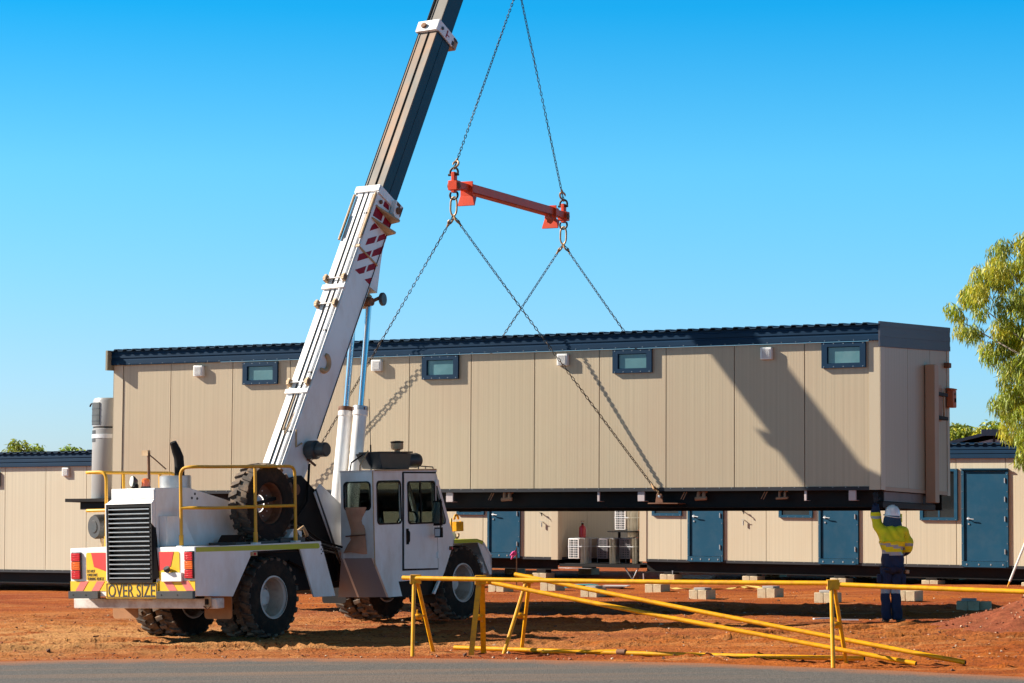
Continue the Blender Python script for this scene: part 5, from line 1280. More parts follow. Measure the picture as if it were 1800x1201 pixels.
b.tube([BP(4.9, .09, .19), BP(8.7, .09, .19)], .014, boomrust, 6); b.tube([BP(4.9, .06, -.17), BP(8.7, .06, -.17)], .010, black, 6); b.tube([BP(4.9, .07, .03), BP(8.7, .07, .03)], .012, black, 6)
b.tube([BP(4.9, .30, .19), BP(8.7, .30, .19)], .006, boomdark, 6)
ms = b.build('boom_middle_section', crane, bev=.004)
b = CB(); bbox(b, 8.60, 8.82, .02, .075, -.22, .22, white); bbox(b, 8.62, 8.82, .02, .62, .195, .225, white); bbox(b, 8.62, 8.82, .02, .62, -.225, -.195, white); bbox(b, 8.62, 8.80, .54, .66, -.225, .225, ochre)
b.lathe([(.05, 0), (.05, .04)], BP(8.70, .018, -.06), BD * -1, rust, 14); b.lathe([(.03, 0), (.03, .02)], BP(8.72, .16, .226), (0, 1, 0), darkgrey, 12)
bpoly(b, [(8.79, .30), (8.79, .33), (8.64, .33), (8.64, .30)], .2255, .229, boomred); bpoly(b, [(8.72, .33), (8.72, .40), (8.70, .40), (8.70, .33)], .2255, .229, boomred); bpoly(b, [(8.80, .52), (8.80, .63), (8.76, .63), (8.76, .52)], .2255, .231, blacktxt); bpoly(b, [(8.72, .50), (8.72, .56), (8.64, .56), (8.64, .50)], .2255, .231, blacktxt)
b.build('boom_collar', ms, bev=.006)
b = CB(); bbox(b, 8.6, 13.2, .13, .14, -.165, .165, boomrust); bbox(b, 8.6, 13.2, .1405, .50, -.1645, .1645, boomdark); b.tube([BP(8.8, .10, -.10), BP(13.2, .10, -.10)], .012, black, 6); b.tube([BP(8.8, .11, -.13), BP(13.2, .11, -.13)], .012, black, 6); b.tube([BP(8.8, .14, .15), BP(13.2, .14, .15)], .014, boomrust, 6)
ts = b.build('boom_top_section', crane, bev=.004)
b = CB(); bpoly(b, [(13.1, .0), (13.75, .05), (13.95, .5), (13.6, .85), (13.1, .6)], -.24, -.19, white); bpoly(b, [(13.1, .0), (13.75, .05), (13.95, .5), (13.6, .85), (13.1, .6)], .19, .24, white); b.lathe([(.2, -.15), (.2, .15)], BP(13.6, .55, 0), (0, 1, 0), black, 20); b.build('boom_head', ts, bev=.01)

# ------------------------------------------------------------------ rigging
HOOK = modw(-7.5, 1.84, 9.05)
tip = CRM @ Vector(BP(13.62, .75, 0)); tip = Vector((tip.x, tip.y, tip.z))
hk = thing('crane_hook', 'yellow hook block hanging from the boom head above the chains', 'hook block', Matrix.Translation(HOOK))
b = MB(); b.tube([(-.06, 0, .75), (tip.x - HOOK.x - .1, tip.y - HOOK.y, tip.z - HOOK.z)], .012, chainm, 6); b.tube([(.06, 0, .75), (tip.x - HOOK.x + .1, tip.y - HOOK.y, tip.z - HOOK.z)], .012, chainm, 6); b.build('hoist_rope', hk)
b = MB(); b.bx(-.16, .16, -.12, .12, .42, .85, yellow); b.build('sheave_block', hk, bev=.04)
b = MB(); b.tube([(0, 0, .42), (0, 0, .25)] + arc((0, 0, .08), .12, 90, -150, 12, (1, 0, 0), (0, 0, 1)), .04, black, 10); b.build('hook', hk)
LINKV = None
def link_shape(length=.088, wid=.048, wire=.0066, ns=14, nw=5):
    pts = []
    r = wid / 2 - wire; hl = length / 2 - r - wire
    for i in range(ns):
        a = 2 * math.pi * i / ns; x = r * math.cos(a); z = r * math.sin(a) + (hl if math.sin(a) >= 0 else -hl)
        pts.append((x, 0, z))
    b = MB(); b.tube(pts, wire, chainm, nw, closed=True)
    return b.v, b.f
LV, LF = link_shape()
def chain(p0, p1, label, sag=0.0, hooks=(True, True), pitch=.069, group='lifting chains'):
    p0 = Vector(p0); p1 = Vector(p1); Ln = (p1 - p0).length; n = max(2, int(round(Ln / pitch)))
    r = thing('lifting_chain', label, 'chain', Matrix.Translation(p0), group=group)
    verts = []; faces = []
    tw = random.random()
    for i in range(n):
        f0 = i / n; f1 = (i + 1) / n
        def at(f):
            q = p0.lerp(p1, f); q.z -= sag * 4 * f * (1 - f); return q
        a = at(f0); c = at(f1); d = (c - a).normalized(); x, y = _perp(d)
        ang = (math.pi / 2) * (i % 2) + tw + f0 * 2.2
        X = x * math.cos(ang) + y * math.sin(ang); Y = d.cross(X); m = (a + c) / 2 - p0
        o = len(verts)
        for v in LV: verts.append(m + X * v[0] + Y * v[1] + d * v[2])
        faces += [tuple(o + k for k in f) for f in LF]
    b = MB(); b.add(verts, faces, chainm); o = b.build('chain_links', r); o['kind'] = 'stuff'
    for e, hkon in ((0, hooks[0]), (1, hooks[1])):
        if not hkon: continue
        q = (p0 if e == 0 else p1) - p0; d = (p1 - p0).normalized() * (1 if e == 0 else -1); x, y = _perp(d)
        b = MB(); pts = [q - d * .02] + [q + d * (.10 - .07 * math.cos(R(a))) * 1.0 + x * (.055 * math.sin(R(a))) for a in range(0, 281, 28)]
        b.tube(pts, [.012] + [.018] * (len(pts) - 2) + [.008], hookgold, 8)
        b.tube([q + d * .17 - x * .02, q + d * .23], .017, hookgold, 8)
        b.build('chain_hook', r)
    return r
SP0, SP1 = Vector(modw(-7.575, -.44, 5.272)), Vector(modw(-7.615, 4.09, 5.260))
SX = (SP1 - SP0).normalized(); SLn = (SP1 - SP0).length; SZ = Vector((0, 0, 1)); SZ = (SZ - SX * SZ.dot(SX)).normalized(); SY = SZ.cross(SX)
spr = thing('spreader_beam', 'orange red spreader beam hanging level between the upper and lower chains', 'spreader beam', frame(SP0, SX, SY, SZ))
b = MB(); b.bx(.62, SLn - .40, -.075, .075, -.085, .065, orange); b.bx(.62, SLn - .40, -.085, .085, -.103, -.086, orange); b.bx(.10, .64, -.055, .055, -.08, .045, orange); b.bx(SLn - .42, SLn - .06, -.055, .055, -.08, .045, orange); b.build('beam', spr, bev=.01)
for x0 in (.52, SLn - .62):
    b = MB(); b.bx(x0, x0 + .02, -.12, .12, -.15, .10, orange); b.hexa([(x0, -.12, -.15), (x0 + .02, -.12, -.15), (x0 + .02, .12, -.15), (x0, .12, -.15)], [(x0 - .02, -.17, -.33), (x0, -.17, -.33), (x0, .17, -.33), (x0 - .02, .17, -.33)], orange)
    b.hexa([(x0, -.10, -.147), (x0 + .24, -.08, -.147), (x0 + .24, .08, -.147), (x0, .10, -.147)], [(x0 - .01, -.16, -.33), (x0 + .02, -.16, -.33), (x0 + .02, .16, -.33), (x0 - .01, .16, -.33)], orange); b.build('stand_foot', spr, bev=.004)
b = MB(); b.lathe([(.05, 0), (.11, .06), (.08, .12)], (SLn - 1.02, -.10, -.22), (.3, -.4, .2), orange, 12); b.build('storage_bracket', spr)
for xe, s in ((.05, 1), (SLn - .05, -1)):
    b = MB(); b.bx(xe - .05, xe + .06, -.035, .035, -.16, .20, orange); b.bx(xe - .06, xe + .09, -.09, .09, -.12, .05, orange); b.lathe([(.055, -.11), (.055, .11)], (xe, 0, -.04), (0, 1, 0), rust, 14); b.build('end_lug', spr, bev=.01)
    b = MB(); b.tube(arc((xe, 0, .20), .075, -40, 220, 16, (0, 1, 0), (0, 0, 1)), .02, chainm, 8); b.tube([(xe, -.09, .155), (xe, .11, .155)], .022, chainm, 8); b.build('shackle', spr)
    b = MB(); b.tube(arc((xe, 0, -.20), .075, 140, 400, 16, (0, 1, 0), (0, 0, 1)), .02, chainm, 8); b.build('shackle', spr)
    b = MB(); pts = [(xe + .0 * math.cos(R(a)), .062 * math.cos(R(a)), -.40 + .13 * math.sin(R(a)) + (.035 if math.sin(R(a)) > 0 else -.035)) for a in range(0, 360, 18)]; b.tube(pts, .017, hookgold, 8, closed=True); b.build('master_ring', spr)
def sw(x, y, z): return SP0 + SX * x + SY * y + SZ * z
top0, top1 = sw(.05, 0, .26), sw(SLn - .05, 0, .26); bot0, bot1 = sw(.05, 0, -.56), sw(SLn - .05, 0, -.56)
chain(top0, HOOK + Vector((-.02, -.06, 0)), 'upper left chain rising from the near end of the spreader beam', hooks=(True, False))
chain(top1, HOOK + Vector((.05, .06, 0)), 'upper right chain rising from the far end of the spreader beam', hooks=(True, False))
chain(bot0, modw(-11.02, -.06, -.12), 'lower chain running down left behind the boom and lift cylinders', sag=.02)
chain(bot0, modw(-3.83, -.06, -.12), 'lower chain crossing the front wall to the hook right of centre', sag=.02)
chain(bot1, modw(-11.02, MW_ + .06, -.12), 'short looking chain going down left behind the roof', sag=.02)
chain(bot1, modw(-3.83, MW_ + .06, -.12), 'short looking chain going down right behind the roof', sag=.02)

# ------------------------------------------------------------------ yellow pipe barriers by the road
def trestle(label, top, f0, f1, flat=False):
    tx, ty, tz = top; g0 = gz(*f0); g1 = gz(*f1)
    o = Vector((tx, ty, gz(tx, ty)))
    r = thing('barrier_trestle', label, 'barrier trestle', Matrix.Translation(o), group='yellow barrier trestles')
    for k, f in enumerate((f0, f1)):
        a = Vector((f[0], f[1], gz(*f) - .015)) - o; c = Vector((tx, ty, tz - .045)) - o; c.x += (.02, -.02)[k] * -1; c.y += (-.02, .02)[k]
        b = MB()
        if flat:
            x, y = _perp((c - a)); x, y = Vector((1, 0, 0)), Vector((0, 1, 0)); hw, ht = .036, .010
            b.hexa([a + x * hw + y * ht, a - x * hw + y * ht, a - x * hw - y * ht, a + x * hw - y * ht], [c + x * hw + y * ht, c - x * hw + y * ht, c - x * hw - y * ht, c + x * hw - y * ht], yellow)
        else: b.tube([a, c], .027, yellow, 10)
        b.build('leg', r)
    m = []
    for k, f in enumerate((f0, f1)):
        a = Vector((f[0], f[1], gz(*f))) - o; c = Vector((tx, ty, tz - .05)) - o; m.append(a.lerp(c, .52))
    b = MB(); b.tube([m[0], m[1]], .016, yellow, 8)
    b.build('cross_tie', r)
    b = MB(); mm = m[0].lerp(m[1], .45); b.lathe([(.03, -.05), (.045, -.02), (.045, .02), (.03, .05)], mm, (1, 0, 0), yellow, 10); b.tube([mm + Vector((-.02, 0, 0)), mm + Vector((-.02, -.02, .09))], .012, yellow, 6); b.tube([mm + Vector((.03, 0, 0)), mm + Vector((.05, -.01, -.06))], .012, yellow, 6); b.build('clamp', r)
    c = Vector((tx, ty, tz)) - o
    b = MB(); b.bx(c.x - .075, c.x + .075, c.y - .045, c.y + .045, c.z - .075, c.z - .034, yellow); b.bx(c.x - .075, c.x + .075, c.y - .05, c.y - .042, c.z - .07, c.z + .05, yellow); b.bx(c.x - .075, c.x + .075, c.y + .042, c.y + .05, c.z - .07, c.z + .05, yellow); b.build('saddle', r, bev=.004)
    return r
def barrier_pipe(label, p0, p1, r=.030, joint=None):
    p0 = Vector(p0); p1 = Vector(p1)
    t = thing('barrier_pipe', label, 'pipe', Matrix.Translation(p0), group='yellow barrier pipes')
    d = p1 - p0; n = 8
    b = MB(); b.tube([d * (i / n) + Vector((0, 0, -.012 * math.sin(math.pi * i / n))) for i in range(n + 1)], r, yellow, 12); b.build('tube', t)
    b = MB(); u = d.normalized()
    for s, q in ((-1, Vector((0, 0, 0))), (1, d)): b.lathe([(r * .8, 0), (r * .8, .002)], q + u * .001 * s, u * s, black, 12)
    b.build('open_end', t)
    if joint:
        b = MB(); q = d * joint; b.lathe([(r * 1.02, -.07), (r * 1.35, -.06), (r * 1.35, .06), (r * 1.02, .07)], q, u, rust, 12); b.build('coupling', t)
    return t
trestle('leftmost yellow trestle, in front of the crane cab step', (-1.30, 35.45, 1.235), (-1.326, 35.05), (-1.069, 35.84))
trestle('wide flat legged yellow trestle in front of the crane front wheel', (-.42, 35.12, 1.235), (-.545, 34.95), (-.385, 35.55), flat=True)
trestle('yellow trestle leaning left, just right of the crane front wheel', (.215, 35.62, 1.235), (-.115, 35.28), (.13, 36.0))
trestle('yellow trestle standing alone right of centre', (3.96, 32.42, 1.255), (3.915, 32.08), (4.157, 32.7))
barrier_pipe('long level yellow pipe laid over the trestles from cab to right of centre', (-1.48, 35.52, 1.24), (4.02, 32.40, 1.262))
barrier_pipe('level yellow pipe running off the right edge of the picture', (4.04, 32.39, 1.245), (8.1, 29.85, 1.18))
barrier_pipe('upper slanting yellow pipe with its end furthest right on the ground', (.04, 35.60, 1.285), (5.542, 32.17, gz(5.5, 32.2) + .03))
barrier_pipe('lower slanting yellow pipe starting at the flat legged trestle', (-.36, 35.22, 1.20), (4.921, 32.067, gz(4.9, 32.1) + .03))
barrier_pipe('yellow pipe lying flat on the dirt with a brown coupling', (-.79, 36.0, gz(-.8, 36.0) + .045), (4.40, 32.85, gz(4.4, 32.85) + .045), joint=.43)
b = MB(); p0 = Vector((.40, 35.1, gz(.4, 35.1) + .03)); p1 = Vector((1.42, 34.7, gz(1.4, 34.7) + .05)); b.tube([p0, p1], [.022, .026], yellow, 8); b.bx(.85, .98, 34.88, 34.96, gz(.9, 34.9) + .0, gz(.9, 34.9) + .03, rust)
tag(b.build('loose_leg'), 'short loose yellow leg lying beside the flat pipe', 'trestle leg')

# ------------------------------------------------------------------ small things lying about
def gM(x, y, rz=0, dz=0): return Matrix.Translation((x, y, gz(x, y) + dz)) @ Matrix.Rotation(rz, 4, 'Z')
def single(name, label, cat, b, M, bev=0, group=None):
    o = b.build(name, None, bev=bev); o.matrix_world = M; tag(o, label, cat, group); return o
b = MB(); b.bx(-.32, .32, -.28, .28, 0, .05, tealm); b.bx(-.25, .4, -.3, .22, .052, .075, tealm); single('teal_sheet', 'teal plastic sheets lying on the dirt behind the slanting pipes', 'sheet', b, gM(1.42, 57.6, .3))
b = MB(); b.bx(-.3, .3, -.2, .2, 0, .035, capgrey); b.bx(-.1, .45, -.25, .1, .036, .06, ventw); single('white_board', 'pale boards lying on the dirt right of the teal sheet', 'board', b, gM(2.12, 57.3, -.25))
b = MB()
pts = [(-.4, 1.2, .02), (-.1, .8, .05), (.05, .5, .02), (.4, .3, .02), (.9, .1, .02), (1.3, .1, .03), (1.5, .2, .08), (1.7, .05, .03), (1.55, -.1, .06), (1.9, -.1, .02), (2.2, -.3, .02), (1.9, -.2, .07), (1.6, .1, .1)]
pts = fillet(pts, .15, 4)
vs = []; fs = []
for i, p in enumerate(pts):
    d = (pts[min(i + 1, len(pts) - 1)] - pts[max(i - 1, 0)]); d.z = 0; s = Vector((-d.y, d.x, 0)).normalized() * .03
    a = .5 * math.sin(i * .9)
    s.z = .03 * a
    vs += [p + s, p - s, p + s + Vector((0, 0, .006)), p - s + Vector((0, 0, .006))]
for i in range(len(pts) - 1):
    k = i * 4; fs += [(k, k + 4, k + 5, k + 1), (k + 2, k + 3, k + 7, k + 6), (k, k + 2, k + 6, k + 4), (k + 1, k + 5, k + 7, k + 3)]
strapm = mat('yellow_strap', (.55, .42, .10), .8, var=.15, vs=9, dirt=DUST, damt=.4)
b.add(vs, fs, strapm); single('lifting_strap', 'yellow webbing strap tangled on the dirt between the block piers', 'strap', b, gM(3.35, 55.7, -.1))
for i, (x, y, rz, lab) in enumerate(((5.05, 42.9, .6, 'thin white offcut lying left of the right trestle legs'), (5.42, 42.4, -.2, 'thin white offcut lying right of the right trestle legs'))):
    b = MB(); b.bx(-.17, .17, -.02, .02, .01, .03, ventw); single('white_offcut', lab, 'offcut', b, gM(x, y, rz, .01))
b = MB(); pts = [(6.0 + 1.0 * math.cos(a * .5) * .9, 40.9 + .35 * math.sin(a), 0) for a in np.linspace(2.6, 6.6, 22)]
b.tube([(x - 6, y - 40.9, gz(x, y) - gz(6, 40.9) + .02) for x, y, _ in pts], .012, ventw, 6); single('rope_piece', 'thin pale cord lying on the dirt at the worker feet', 'cord', b, gM(6, 40.9))
sk = thing('survey_stake', 'thin timber stake with bright pink tape in front of the first blue door', 'stake', gM(.10, 57.5))
b = MB(); b.bx(-.012, .012, -.012, .012, -.02, .90, wood); b.build('stick', sk)
b = MB()
for p, q in (((-.01, -.02, .78), (-.14, -.05, .72)), ((-.02, -.02, .75), (-.12, -.02, .64)), ((.0, -.02, .76), (-.08, -.06, .70)), ((-.01, -.02, .77), (-.06, .02, .79))):
    b.tube([p, ((p[0] + q[0]) / 2, p[1], (p[2] + q[2]) / 2 + .03), q], [.02, .035, .012], pink, 5)
b.build('tape', sk)
tp = thing('survey_tripod', 'white and yellow survey tripod at the right edge before the blue door', 'tripod', gM(10.92, 55.3))
apex = Vector((0, 0, 1.18))
for f in ((-.49, .0), (.40, .35), (.35, -.45)):
    b = MB(); p = Vector((f[0], f[1], 0)); b.tube([p, p.lerp(apex, .22)], .016, yellow, 8); b.tube([p.lerp(apex, .10), p.lerp(apex, .94)], .024, alu, 8); q = p.lerp(apex, .82); b.bx(q.x - .035, q.x + .035, q.y - .04, q.y + .04, q.z - .06, q.z + .06, yellow); b.build('leg', tp)
b = MB(); b.lathe([(.09, 0), (.09, .04)], apex - Vector((0, 0, .06)), (0, 0, 1), yellow, 16); b.build('head_plate', tp)
b = MB(); b.bx(-.08, .08, -.07, .07, 1.17, 1.36, yellow); b.lathe([(.04, -.1), (.05, .1)], (0, 0, 1.28), (0, 1, 0), darkgrey, 12); b.build('level_instrument', tp, bev=.015)
for x, y, lab in ((4.45, 66.6, 'left white tub in the shade behind the right module piers'), (4.82, 66.4, 'right white tub in the shade behind the right module piers')):
    b = MB(); b.lathe([(.11, 0), (.13, .28), (.135, .28), (.135, .30), (.12, .30), (.115, .02)], (0, 0, 0), (0, 0, 1), ventw, 20, caps=True); single('white_tub', lab, 'tub', b, gM(x, y))
db = thing('drawbar_stay', 'white drawbar with a thin bent stay under the left end of the right module', 'drawbar', M2M)
b = MB(); b.bx(-.25, .9, 1.9, 2.0, -.50, -.42, ventw); b.build('bar', db); b = MB(); b.tube([(.1, .0, -.34), (.12, -.02, -.66), (.18, -.05, -.68)], .014, lilac, 6); b.tube([(.18, -.05, -.66), (.85, .05, -.36), (.85, .05, -.26)], .018, steel, 6); b.build('stay', db)
# weeds and a few loose clods by the road edge
b = MB()
for x, y, r in ((-.62, 34.85, .045), (-6.3, 39.8, .06), (-6.1, 39.82, .05), (1.95, 33.75, .035), (5.2, 31.1, .04), (-4.6, 37.2, .04), (2.2, 34.6, .03)):
    rock_mesh(b, x, y, gz(x, y) + r * .4, r, rk3)
tag(b.build('loose_stones', smooth=False), 'few bigger dark stones by the road edge', 'stones', kind='stuff')

# ------------------------------------------------------------------ worker
PX0, PY0 = 6.033, 41.70
pm = Matrix.Translation((PX0, PY0, gz(PX0, PY0)))
per = thing('person', 'worker in white hard hat and yellow shirt reaching up to the hanging module', 'person', pm)
def skin(name, verts, edges, parent, m, sub=2, root=0, fn=None):
    """verts: ((x,y,z), rx, ry) joined by edges and grown into one smooth surface; fn(center) -> material"""
    me = bpy.data.meshes.new('tmp'); me.from_pydata([v[0] for v in verts], edges, [])
    ob = bpy.data.objects.new('tmp', me); COL.objects.link(ob)
    sk_ = ob.modifiers.new('skin', 'SKIN'); sk_.use_smooth_shade = True
    ly = me.skin_vertices[0].data if me.skin_vertices else None
    for i, v in enumerate(verts):
        ly[i].radius = (v[1], v[2] if len(v) > 2 else v[1]); ly[i].use_root = (i == root)
    ss = ob.modifiers.new('sub', 'SUBSURF'); ss.levels = sub; ss.render_levels = sub
    dg = bpy.context.evaluated_depsgraph_get(); out = bpy.data.meshes.new_from_object(ob.evaluated_get(dg)); out.name = name
    bpy.data.objects.remove(ob)
    out.materials.clear()
    ms_ = [m] if not fn else list(fn[0])
    for q in ms_: out.materials.append(q)
    if fn:
        for p in out.polygons: p.material_index = fn[1](p.center)
    for p in out.polygons: p.use_smooth = True
    o = bpy.data.objects.new(name, out); COL.objects.link(o); o.parent = parent
    return o
chainE = lambda n: [(i, i + 1) for i in range(n - 1)]
# bare body (mostly under clothing): trunk, neck, head, arms, legs as one surface
bv = [((.02, .01, .95), .13, .10), ((.015, .02, 1.15), .125, .09), ((.01, .02, 1.38), .15, .095), ((.012, .02, 1.50), .07, .065), ((.018, .05, 1.60), .062, .07), ((.02, .07, 1.70), .078, .095), ((.02, .075, 1.765), .06, .075),
      ((-.15, .03, 1.45), .06), ((-.225, .10, 1.66), .045), ((-.225, .19, 1.90), .032),
      ((.18, .0, 1.42), .06), ((.275, -.02, 1.17), .043), ((.13, .19, 1.10), .03),
      ((-.075, .01, .88), .085), ((-.10, .03, .52), .055), ((-.095, .0, .12), .04),
      ((.09, .01, .88), .085), ((.055, .03, .52), .055), ((.075, .0, .12), .04)]
be = [(0, 1), (1, 2), (2, 3), (3, 4), (4, 5), (5, 6), (2, 7), (7, 8), (8, 9), (2, 10), (10, 11), (11, 12), (0, 13), (13, 14), (14, 15), (0, 16), (16, 17), (17, 18)]
skin('body', bv, be, per, skinm)
b = MB(); b.lathe([(.004, .05), (.014, .02), (.018, 0)], (.03, .155, 1.685), (.05, 1, -.2), skinm, 8); b.build('nose', per)
b = MB()
for dx in (-.032, .036): b.lathe([(.012, 0), (.006, .006)], (.02 + dx, .158, 1.715), (0, 1, 0), ventw, 8); b.lathe([(.005, .006), (.001, .008)], (.02 + dx, .158, 1.715), (0, 1, 0), black, 8)
b.tube([(-.005, .156, 1.645), (.02, .164, 1.642), (.045, .156, 1.645)], .006, signred, 6); b.build('face', per)
# shirt: yellow above, navy skirt below, two reflective hoops and shoulder straps
def shirtcol(c):
    s = c.z + .22 * (c.x - .02) if abs(c.x) < .26 else c.z
    if c.z > 1.53 and c.x < -.10:
        t = c.z
        if 1.665 < t < 1.70: return 2
        return 0 if t < 1.76 else 1
    if c.x > .20 and c.z < 1.32:
        if 1.225 < c.z < 1.265: return 2
        return 0 if c.z > 1.12 else 1
    if 1.20 < s < 1.245 or 1.085 < c.z + .10 * c.x < 1.135: return 2
    return 0 if c.z + .10 * c.x > 1.11 else 1
sv = [((.012, .01, .775), .32, .19), ((.012, .01, .90), .30, .185), ((.01, .01, 1.08), .27, .175), ((.008, .01, 1.28), .255, .165), ((.008, .015, 1.43), .245, .16), ((.01, .02, 1.56), .19, .15),
      ((-.165, .03, 1.47), .115, .11), ((-.222, .09, 1.62), .098, .095), ((-.238, .13, 1.72), .088, .085), ((-.226, .175, 1.84), .064, .066), ((-.222, .195, 1.91), .052, .052),
      ((.19, .0, 1.42), .112, .115), ((.25, -.015, 1.30), .100, .105), ((.272, -.01, 1.17), .094, .095), ((.20, .11, 1.12), .074, .07), ((.135, .19, 1.10), .05, .05)]
se = [(0, 1), (1, 2), (2, 3), (3, 4), (4, 5), (4, 6), (6, 7), (7, 8), (8, 9), (9, 10), (4, 11), (11, 12), (12, 13), (13, 14), (14, 15)]
sh = skin('shirt', sv, se, per, hivis, sub=4, root=2, fn=((hivis, navycloth, tapegrey), shirtcol))
for v in sh.data.vertices:                                   # cloth folds
    c = v.co
    f = .010 * math.sin(26 * (c.z + .55 * c.x) + 4 * math.sin(9 * c.x)) + .012 * (float(fbm(c.x * 7 + 3, c.z * 9, 3, 2)))
    n = v.normal; v.co = c + n * f
# trousers
def trcol(c): return 1 if .475 < c.z < .545 else 0
tv = [((.012, .01, .98), .16, .115), ((-.075, .01, .86), .125, .115), ((-.098, .025, .66), .095, .10), ((-.105, .03, .50), .075, .08), ((-.10, .0, .26), .078, .082), ((-.093, -.01, .10), .078, .085), ((-.09, -.01, .05), .070, .08),
      ((.10, .01, .86), .125, .115), ((.072, .02, .66), .10, .10), ((.055, .03, .50), .082, .085), ((.068, .0, .26), .086, .088), ((.078, -.01, .10), .086, .09), ((.08, -.01, .05), .078, .085)]
te = [(0, 1), (1, 2), (2, 3), (3, 4), (4, 5), (5, 6), (0, 7), (7, 8), (8, 9), (9, 10), (10, 11), (11, 12)]
trs = skin('trousers', tv, te, per, navycloth, sub=4, fn=((navycloth, tapegrey), trcol))
for v in trs.data.vertices:
    c = v.co; v.co = c + v.normal * (.006 * math.sin(30 * c.z + 6 * c.x * 10) + .012 * float(fbm(c.x * 8, c.z * 7 + c.y * 5, 3, 6)))
for bx_, by_, dx, dy in ((-.09, .0, -.03, .17), (.085, -.01, .13, .09)):
    skin('boot', [((bx_, by_, .14), .058, .058), ((bx_, by_, .055), .058, .055), ((bx_ + dx * .6, by_ + dy * .6, .045), .05, .045), ((bx_ + dx, by_ + dy, .04), .042, .038)], chainE(4), per, bootm, sub=3)
b = MB(); b.bx(-.235, -.17, -.06, .08, .64, .78, navycloth); b.build('cargo_pocket', per, bev=.015, seg=2)
b = MB(); b.bx(.15, .215, -.06, .08, .62, .78, navycloth); b.build('cargo_pocket', per, bev=.015, seg=2)
b = MB(); b.bx(.21, .27, -.05, .04, .79, .85, ochre); b.build('tool_pouch', per, bev=.01)
# gloved hands: palm and five fingers each
def hand(o, up, side, nrm, m, curl, parent):
    """palm along up, thumb leaves on +side, fingers curl towards nrm"""
    o, up, side, nrm = [Vector(v) for v in (o, up, side, nrm)]
    up.normalize(); side = (side - up * side.dot(up)).normalized(); nrm = up.cross(side) if nrm.dot(up.cross(side)) > 0 else side.cross(up)
    vs = [(tuple(o - up * .02), .028, .024), (tuple(o + up * .045), .042, .022), (tuple(o + up * .085), .040, .020)]; es = [(0, 1), (1, 2)]
    for k, ln in enumerate((.065, .075, .07, .055)):
        base = o + up * .088 + side * (.033 - .022 * k); i0 = len(vs); p = base; d = up.copy()
        vs.append((tuple(base - up * .01), .0105)); es.append((2, i0))
        for j, fr in enumerate((.45, .32, .23)):
            d = (d * math.cos(curl * (.5 + .35 * j)) + nrm * math.sin(curl * (.5 + .35 * j))).normalized(); p = p + d * ln * fr * 1.15
            vs.append((tuple(p), .0098 - .001 * j)); es.append((len(vs) - 2, len(vs) - 1))
    i0 = len(vs); q = o + up * .025 + side * .036
    vs.append((tuple(q), .013)); es.append((1, i0)); d = (up * .6 + side * .75 + nrm * .2).normalized(); q = q + d * .035; vs.append((tuple(q), .0115)); es.append((i0, i0 + 1))
    d = (up * .85 + side * .3 + nrm * .4).normalized(); q = q + d * .03; vs.append((tuple(q), .0098)); es.append((i0 + 1, i0 + 2))
    return skin('glove', vs, es, parent, m, sub=2)
hand((-.222, .20, 1.93), (.02, .18, 1), (1, 0, 0), (0, 1, 0), glovem, .35, per)
hand((.12, .205, 1.10), (-.8, .55, .05), (0, .1, 1), (-.4, -.8, 0), glovem, .9, per)
# hard hat, neck flap, yellow side visor
b = MB(); prof = [(.150, 0), (.152, .006), (.128, .012), (.125, .05), (.108, .10), (.070, .135), (.02, .147)]
HX, HY, HZ = .025, .075, 1.695
b.lathe(prof, (HX, HY, HZ), (.10, -.10, 1), hatw, 36)
b.bx(HX - .016, HX + .034, HY - .02, HY + .02, HZ + .135, HZ + .150, hatw)
ht = b.build('hard_hat', per)
ht.data.transform(Matrix.Translation((HX, HY, HZ)) @ Matrix.Diagonal((.98, 1.08, 1.22, 1)) @ Matrix.Translation((-HX, -HY, -HZ)))
b = MB(); 
for a in (-22, 22): b.tube([Vector((HX + .127 * math.sin(R(a)) * math.cos(t) * 1.0, HY - .005 + .135 * math.cos(t + math.pi), HZ + .02 + .132 * math.sin(t))) for t in np.linspace(.12, 1.3, 8)], .006, hatw, 6)
b.build('hat_ridge', ht)
skin('neck_flap', [((.018, .03, 1.48), .19, .15), ((.018, .05, 1.56), .165, .15), ((.02, .065, 1.65), .15, .16), ((.022, .07, 1.74), .13, .145)], chainE(4), per, flapblue, sub=3)
b = MB(); b.bx(.150, .166, .03, .15, 1.60, 1.735, visory); b.bx(.128, .19, .12, .135, 1.60, 1.735, visory); b.build('visor', per, bev=.012, seg=2)

